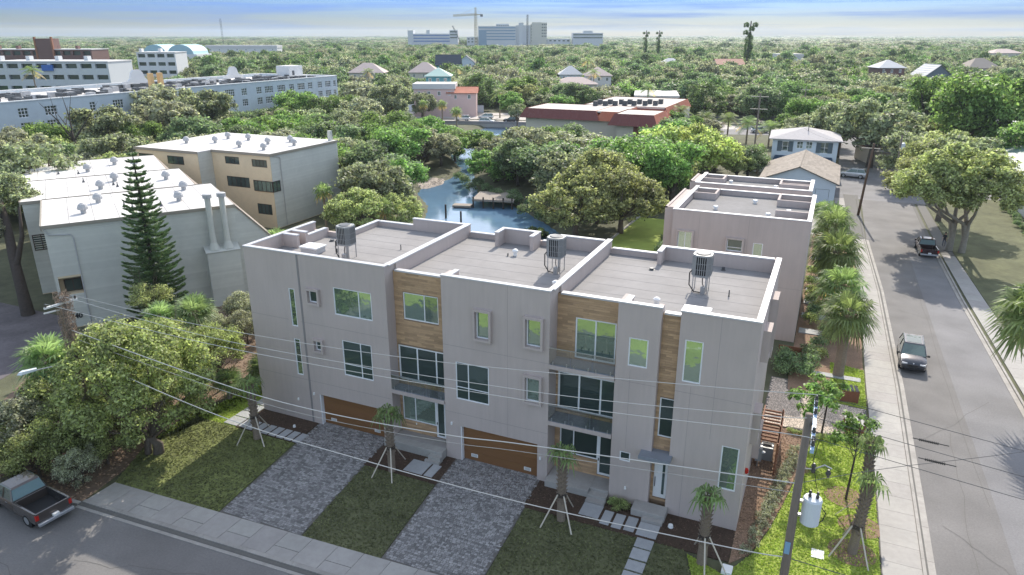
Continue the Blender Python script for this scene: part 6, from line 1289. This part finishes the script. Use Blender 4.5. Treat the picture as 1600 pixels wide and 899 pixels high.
for x,y,h,lb in ((-83.4,178,9,'tall slim palm before the pink house'),(-54.7,131,6.5,'dark palm in front of the bridge cars'),(-77,152,6,'dense palm left of the bridge'),(-73,156,5.5,'bushy palm beside the bridge end'),(22,108,4.5,'palm before the blue house, left'),(18.5,106,4,'low palm by the tiny shed'),(13.5,104,4,'small palm right of the bamboo')): palm(fanF,x,y,h,lb,1.3,r=.2)
for x,y,h,lb in ((-63.4,176,8,'feather palm on the near highway kerb'),(-1.8,152,7,'tall feather palm right of the cream wall'),(4,155,5.5,'second feather palm from the cream wall'),(9.5,157,5,'third feather palm from the cream wall'),(15,150,5,'fourth feather palm along the verge'),(20.5,146,4.6,'fifth feather palm near the blue house'),(36,150,7,'feather palm behind the blue house'),(-63,262,15,'tall royal palm left of the grey roofed white house'),(-55,246,11,'lower royal palm before the grey roofed white house'),(-205,105,15,'royal palm before the white apartments, left'),(-186,110,15,'royal palm before the white apartments, right'),(-22,200,9,'slim palm before the long white roof'),(-140,215,11,'feather palm in the far left woods'),(-112,238,12,'feather palm left of the pink house')): palm(fea if h<10 else fea2,x,y,h,lb,1.15 if h<10 else 1.4,r=.18)
# norfolk pine
def norfolk(x,y,h,L,label,tiers=24,top=.08,seed=0,dens=1.0,low=.12):
    r=thing('norfolk_pine',label,'pine tree',(x,y,0)); MB().tube([(0,0,-.2),(0,0,h*.5),(0,0,h)],[.26*h/16,.16*h/16,.03],8).build('trunk',barkd,r); rg=np.random.default_rng(seed); pts=[];dirs=[];sz=[]; br=MB()
    for t in range(tiers):
        f=low+(1-low)*(t/tiers)**.92; z=h*f; l=L*(1-f)**.72*(1.0 if f>.3 else .8+.6*f)+.12; nb=7 if f<.8 else 5; off=rg.uniform(0,6)
        for b in range(nb):
            a=off+b*2*PI/nb+rg.uniform(-.12,.12); n=int(max(6,l*17*dens)); p_=[]
            for k in range(n):
                u=(k+.5)/n; zz=z-.10*l*math.sin(u*2.6)+.16*l*u**2.5; p_.append((math.cos(a)*l*u,math.sin(a)*l*u,zz)); 
                w=l*.16*(1.05-u*.75)+.08
                for q in range(6):
                    s=rg.uniform(-1,1)*w; pts.append((math.cos(a)*l*u-math.sin(a)*s,math.sin(a)*l*u+math.cos(a)*s,zz+rg.uniform(-.05,.1))); dirs.append((math.cos(a)*.9-math.sin(a)*np.sign(s)*.6,math.sin(a)*.9+math.cos(a)*np.sign(s)*.6,.45)); sz.append(.13)
            br.tube([(0,0,z),p_[len(p_)//2],p_[-1]],[.035,.022,.008],3,False)
    c=np.array(pts); d=np.array(dirs); d/=np.linalg.norm(d,axis=1)[:,None]; n=len(c); w=np.cross(d,rg.normal(size=(n,3))); w/=np.linalg.norm(w,axis=1)[:,None]; s=np.array(sz)[:,None]*rg.uniform(.7,1.4,(n,1))
    V=np.stack([c-d*s,c+w*s*.4,c+d*s*1.2,c-w*s*.4],1); link('foliage',npmesh('foliage',V.reshape(-1,3),4,Ln),r); br.build('branch',barkd,r)['kind']='stuff'
    return r
norfolk(-18.5,7.6,16.2,3.1,'tall tiered dark green pine before the grey sided block',seed=4)
for x,y,h,s,lb in ((-16,404,32,1,'very tall thin pine with tufted top on the right horizon'),(-103,562,28,.7,'slim dark pine on the horizon right of the hospital'),(-112,556,28,.7,'lone water tower like pine on the horizon')):
    r=thing('norfolk_pine',lb,'pine tree',(x,y,0)); MB().tube([(0,0,0),(.3,0,h)],[.7,.3],6).build('trunk',barkd,r)
    link('crown',PROTO['dark'][1],r,(0,0,h*.58)).scale=(.5*s,.5*s,2.0*s); 
    for i in range(5): link('crown',PROTO['dark'][1],r,(math.cos(i*1.3)*2.6*s,math.sin(i*1.3)*2.6*s,h-2-(i%3)*2)).scale=(.34*s,.34*s,.36*s)
# young street trees with trunks
def young(x,y,h,lb,key='yellowA',s=.34):
    r=thing('young_tree',lb,'tree',(x,y,0)); q=random.Random(int(x*10)); m=MB(); m.tube([(0,0,0),(.05,0,h*.5),(.1,.05,h)],[.07,.055,.02],7,False)
    cm,cs,rs=crownmesh('crown',Lb,R=1.35,h=1.6,n=1500,ls=.10,ncl=16,cr=(.14,.3),seed=int(x*3),low=-.6,shell=.9)
    for c in cs[:12]: m.tube([(.05,.02,h*.55+q.random()*h*.25),(c[0]*.8,c[1]*.8,h*.85+c[2])],[.022,.008],4,False)
    m.build('trunk',barkd,r); link('crown',cm,r,(0,0,h*.85)); return r
young(37.6,5.4,4.8,'young sparse tree in the ringed bed of the corner lawn'); young(35.2,7.6,5.0,'young sparse tree at the mulch edge left of the blue crossarm'); young(36.1,12.3,3.6,'young sparse tree behind the crossarm by the side driveway')
# low plants
me_b=PROTO['bushA'][1]
def bush(x,y,s,lb,group,key='bushA',z=.05):
    n,cm,tm,pz,pr=PROTO[key]; r=tag(link('bush',cm,None,(x,y,z+.45*s),rg.uniform(0,6)),lb,'bush',group); r.scale=(s,s,s); return r
for i in range(13): bush(32.95+i*.13+rg.uniform(-.1,.1),-1.7+i*.82,.5,'small dark leafy plant set in the side mulch bed, row by the wall','plants in the side mulch bed, wall row','bushC')
for i in range(11): bush(33.5+i*.12+rg.uniform(-.1,.1),.9+i*.85,.52,'small dark leafy plant set in the side mulch bed, row by the lawn','plants in the side mulch bed, lawn row','bushC')
for i in range(9): bush(34.2+i*.3,11.6+rg.uniform(-.3,.3),.3,'tufted light plant where the mulch bed meets the driveway','plants by the side driveway','bushB')
for x,y,s in ((25.6,-.6,.45),(26.1,-.55,.5),(26.4,-.7,.4),(25.9,-.9,.35)): bush(x,y,s,'low plant beside the steps under the small square window','plants beside the right porch steps','bushB')
for x,y,s,z in ((33.2,21.6,1.3,1),(34.4,21.0,1.2,1),(33.3,23.2,1.2,1),(35.0,22.6,1.1,1),(34.6,24.4,1.2,1),(33.0,20.6,1.0,1)): bush(x,y,s,'rounded green garden bush behind the right end of the townhouse','bushes behind the townhouse end','bushA')
for i in range(22): bush(rg.uniform(34.0,36.2),25+i*1.9,rg.uniform(.7,1.15),'green garden bush along the rear block walkway','bushes along the rear block','bushA' if i%2 else 'bushB')
for i in range(10): bush(17.5+rg.uniform(-1,1),46+i*1.5,1.1,'dark bush lining the creek lawn','bushes lining the creek lawn','bushA')
for i in range(14): bush(rg.uniform(-13.5,-11),-1.5+i*1.0,rg.uniform(.8,1.3),'shrubby undergrowth at the foot of the grey siding','undergrowth at the siding foot','bushB')
for i in range(16): bush(59.5+rg.uniform(-.4,.4),60+i*2.4,.9,'foundation bush along the right white house','bushes along the white house','bushA')
for i in range(24):
    a=i/24; bush(-1.5-28*a+rg.uniform(-1.5,1.5),59+24*a+rg.uniform(-1,2.5),rg.uniform(1,1.7),'waterside bush along the right creek bank','bushes along the right creek bank','bushA',-.4)
rd,_,_=crownmesh('reeds',Lg,R=2.6,h=.9,n=2200,ls=.2,ncl=24,cr=(.2,.4),seed=44,low=-.2,up=-.4); tag(link('reeds',rd,None,(-1.0,52.5,-.6)),'dark reeds in the shallow water behind the middle roof','reeds')['kind']='stuff'
for k,x,y,z,R,lb in (('oakD',25,-29,3,2.6,'unseen oak added for the window reflections, far right'),('oakA',-9,-25.5,3.5,3.2,'unseen oak added for the window reflections, left'),('brightA',4,-27,3.2,2.8,'unseen bright tree added for the window reflections'),('oakC',15,-27,3,2.6,'unseen oak added for the window reflections, right of centre'),('yellowA',-22,-27,3.6,3.6,'unseen yellow green tree added for the window reflections')): tree(k,x,y,z,R,lb,rg=rg)  # out of view across the street, added to vary the upper window reflections
# planted fill woods
BLK=[(18,66,40,128),(-80,108,-38,160),(-8,118,24,172),(-36,102,2,131),(-140,20,-104,158),(-60,-5,-5,42),(-58,34,-30,56),(-42,118,2,178),(18,78,39,92),(22,104,37,128),(17,100,25,118),(56,70,80,122),(-15,-70,80,45),(18,44,38,66),(38,-20,60,98),(5,40,22,68),(60,150,104,185),(40,124,60,140),(46,95,60,112)]
CIR=[(-90,182,8),(-93,190,9),(-150,303,15),(-157,338,11),(-160,243,17),(-137,256,15),(-55,256,12),(-71,266,9),(-21,214,19),(-24,405,15),(0,507,15),(146,647,18),(54,336,12),(71,328,13),(99,407,15),(-480,500,44),(-57,399,10),(-58,238,13),(-197,125,30),(-243,206,16),(-295,182,40),(-396,355,30),(-50,150,16),(-75,195,12)]
CAMP=Vector((34.09,-33.49)); FW_=Vector((-math.sin(R_(24)),math.cos(R_(24)))); RT=Vector((math.cos(R_(24)),math.sin(R_(24))))
def blocked(x,y,R):
    for a,b,c,d in BLK:
        if a-R*.6<x<c+R*.6 and b-R*.6<y<d+R*.6: return True
    h=y-hy(x)
    if -13 if False else (-3<h<27) or (x<-55 and 24<h<37 and x>-145) or (x>-6 and x<40 and -13<h<0): return True
    if 30<y<200 and -80<x<30 and (inside(x,y,CREEK) or pdist(x,y,CREEK)<R*.7): return True
    for cx,cy,r in CIR:
        if math.hypot(x-cx,y-cy)<r*.75+R*.4: return True
        # keep a view of the house from the camera
        d=Vector((CAMP.x-cx,CAMP.y-cy)); L=d.length; d/=L; v=Vector((x-cx,y-cy)); t=v.dot(d)
        if 0<t<(34 if L<450 else 60) and abs(v.x*d.y-v.y*d.x)<r*.62: return True
    if 34<x<48 and y<190 : return True
    return False
fr=random.Random(77); pts=[(x,y,R) for _,x,y,z,R,_ in MAN]; grid={}
def near(x,y,R,f):
    gx_,gy_=int(x//12),int(y//12)
    for i in range(gx_-1,gx_+2):
        for j in range(gy_-1,gy_+2):
            for a,b,c in grid.get((i,j),()):
                if (a-x)**2+(b-y)**2<(f*(R+c))**2: return True
    return False
for p in pts: grid.setdefault((int(p[0]//12),int(p[1]//12)),[]).append(p)
cand=[]
for _ in range(60000):
    D=math.sqrt(fr.uniform(95**2,330**2)); lat=fr.uniform(-.80,.80)*D
    p=CAMP+FW_*D+RT*lat; R=fr.uniform(3.6,6.4)
    if blocked(p.x,p.y,R) or near(p.x,p.y,R,.62): continue
    grid.setdefault((int(p.x//12),int(p.y//12)),[]).append((p.x,p.y,R)); cand.append((D,p.x,p.y,R))
cand.sort(); NI=285; kinds=['oakA','oakB','oakC','oakD','oakA','oakB','brightA','brightB','tallB','dark','yellowA','oakC']
zone=lambda x,y,D: (('in the distant woods' if D>240 else 'just beyond the highway') if y>hy(x) else ('before the highway' if D>150 else 'near the creek')) 
def side(x,y):
    v=Vector((x,y))-CAMP; u=v.dot(RT)/v.dot(FW_); return 'left side of view' if u<-.25 else ('right side of view' if u>.25 else 'centre of view')
adj={'oakA':'olive green oak','oakB':'greyish oak','oakC':'mid green oak','oakD':'open crowned oak','brightA':'bright green broadleaf tree','brightB':'bright green low tree','tallB':'tall bright green tree','dark':'dark green evergreen tree','yellowA':'yellow green tree'}
for D,x,y,R in cand[:NI]:
    k=fr.choice(kinds); zc=fr.uniform(4.3,6.6)*(1.15 if k=='tallB' else 1); lb='%s %s, %s'%(adj[k],zone(x,y,D),side(x,y)); tree(k,x,y,zc,R*1.12,lb,group=lb+' group',rg=fr)
rest=[(x,y,R*1.1,fr.uniform(4.2,6.2)) for D,x,y,R in cand[NI:]]
D=325
while D<6200:
    sp=7.2 if D<650 else 7.2+(D-650)*.020; n=int(1.62*D/sp)
    for i in range(n):
        lat=(-.81+1.62*(i+fr.random())/n)*D; p=CAMP+FW_*(D+fr.uniform(-sp*.5,sp*.5))+RT*lat
        if blocked(p.x,p.y,4): continue
        rest.append((p.x,p.y,sp*.72*fr.uniform(.8,1.25),fr.uniform(4.0,7.2)*(1.25 if fr.random()<.07 else 1)))
    D+=sp*.85 if D<900 else sp*1.6
# woods as instances on points
me=bpy.data.meshes.new('distant_woods'); me.from_pydata([(x,y,z-.3) for x,y,R,z in rest],[],[])
at=me.attributes.new('sc','FLOAT_VECTOR','POINT'); at.data.foreach_set('vector',[c for x,y,R,z in rest for c in (R/5,R/5,z/5.5)])
at=me.attributes.new('rz','FLOAT_VECTOR','POINT'); at.data.foreach_set('vector',[c for _ in rest for c in (0,0,fr.uniform(0,6.28))])
at=me.attributes.new('ix','INT','POINT'); at.data.foreach_set('value',[fr.choice((0,1,2,2,5,5,4,1,2,0,1)) for _ in rest])
wd=link('distant_woods',me); wd['kind']='stuff'; tag(wd,'distant tree canopy of green woods reaching to the horizon','woods')
# low resolution crowns for the far woods
col=[]; far_s=[('oakA',Lo),('oakB',Lgrey),('oakC',Lg),('oakD',Lo),('brightA',Lb),('dark',Ld)]
hold=bpy.data.collections.new('woods_kinds')
for i,(nm,lm) in enumerate(far_s):
    cm,_,_=crownmesh('far_crown',lm,R=5,h=4,n=2300,ls=.4,ncl=34,cr=(.18,.36),seed=60+i,low=-.9); o=bpy.data.objects.new('far_crown',cm); col.append(o)
ng=bpy.data.node_groups.new('scatter','GeometryNodeTree'); ng.interface.new_socket('Geometry',in_out='INPUT',socket_type='NodeSocketGeometry'); ng.interface.new_socket('Geometry',in_out='OUTPUT',socket_type='NodeSocketGeometry')
gi=ng.nodes.new('NodeGroupInput'); go=ng.nodes.new('NodeGroupOutput'); ip=ng.nodes.new('GeometryNodeInstanceOnPoints'); gt=ng.nodes.new('GeometryNodeGeometryToInstance')
for o in reversed(col):
    oi=ng.nodes.new('GeometryNodeObjectInfo'); oi.inputs['Object'].default_value=o; ng.links.new(oi.outputs['Geometry'],gt.inputs[0])
def na(n,t):
    a=ng.nodes.new('GeometryNodeInputNamedAttribute'); a.data_type=t; a.inputs['Name'].default_value=n; return a.outputs['Attribute']
ip.inputs['Pick Instance'].default_value=True
L=ng.links.new; L(gi.outputs[0],ip.inputs['Points']); L(gt.outputs[0],ip.inputs['Instance']); L(na('ix','INT'),ip.inputs['Instance Index']); L(na('sc','FLOAT_VECTOR'),ip.inputs['Scale'])
L(na('rz','FLOAT_VECTOR'),ip.inputs['Rotation']); L(ip.outputs[0],go.inputs[0]); md=wd.modifiers.new('scatter','NODES'); md.node_group=ng
print('woods',len(rest),'fill',len(cand))
# understory to close the floor of the near woods
# ------------------------------------------------------------------ haze
if True:
    hz=MB().box(-5400,-420,-3,4200,6000,64).build('haze',bpy.data.materials.new('haze_air')); hm=hz.data.materials[0]; hm.use_nodes=True; t=hm.node_tree; t.nodes.remove(t.nodes['Principled BSDF']); pv=t.nodes.new('ShaderNodeVolumePrincipled'); pv.inputs['Color'].default_value=(.78,.90,1,1); pv.inputs['Density'].default_value=.0001; pv.inputs['Anisotropy'].default_value=.2
    t.links.new(pv.outputs[0],t.nodes['Material Output'].inputs['Volume']); hz['kind']='stuff'; tag(hz,'thin pale haze filling the air toward the horizon','haze')
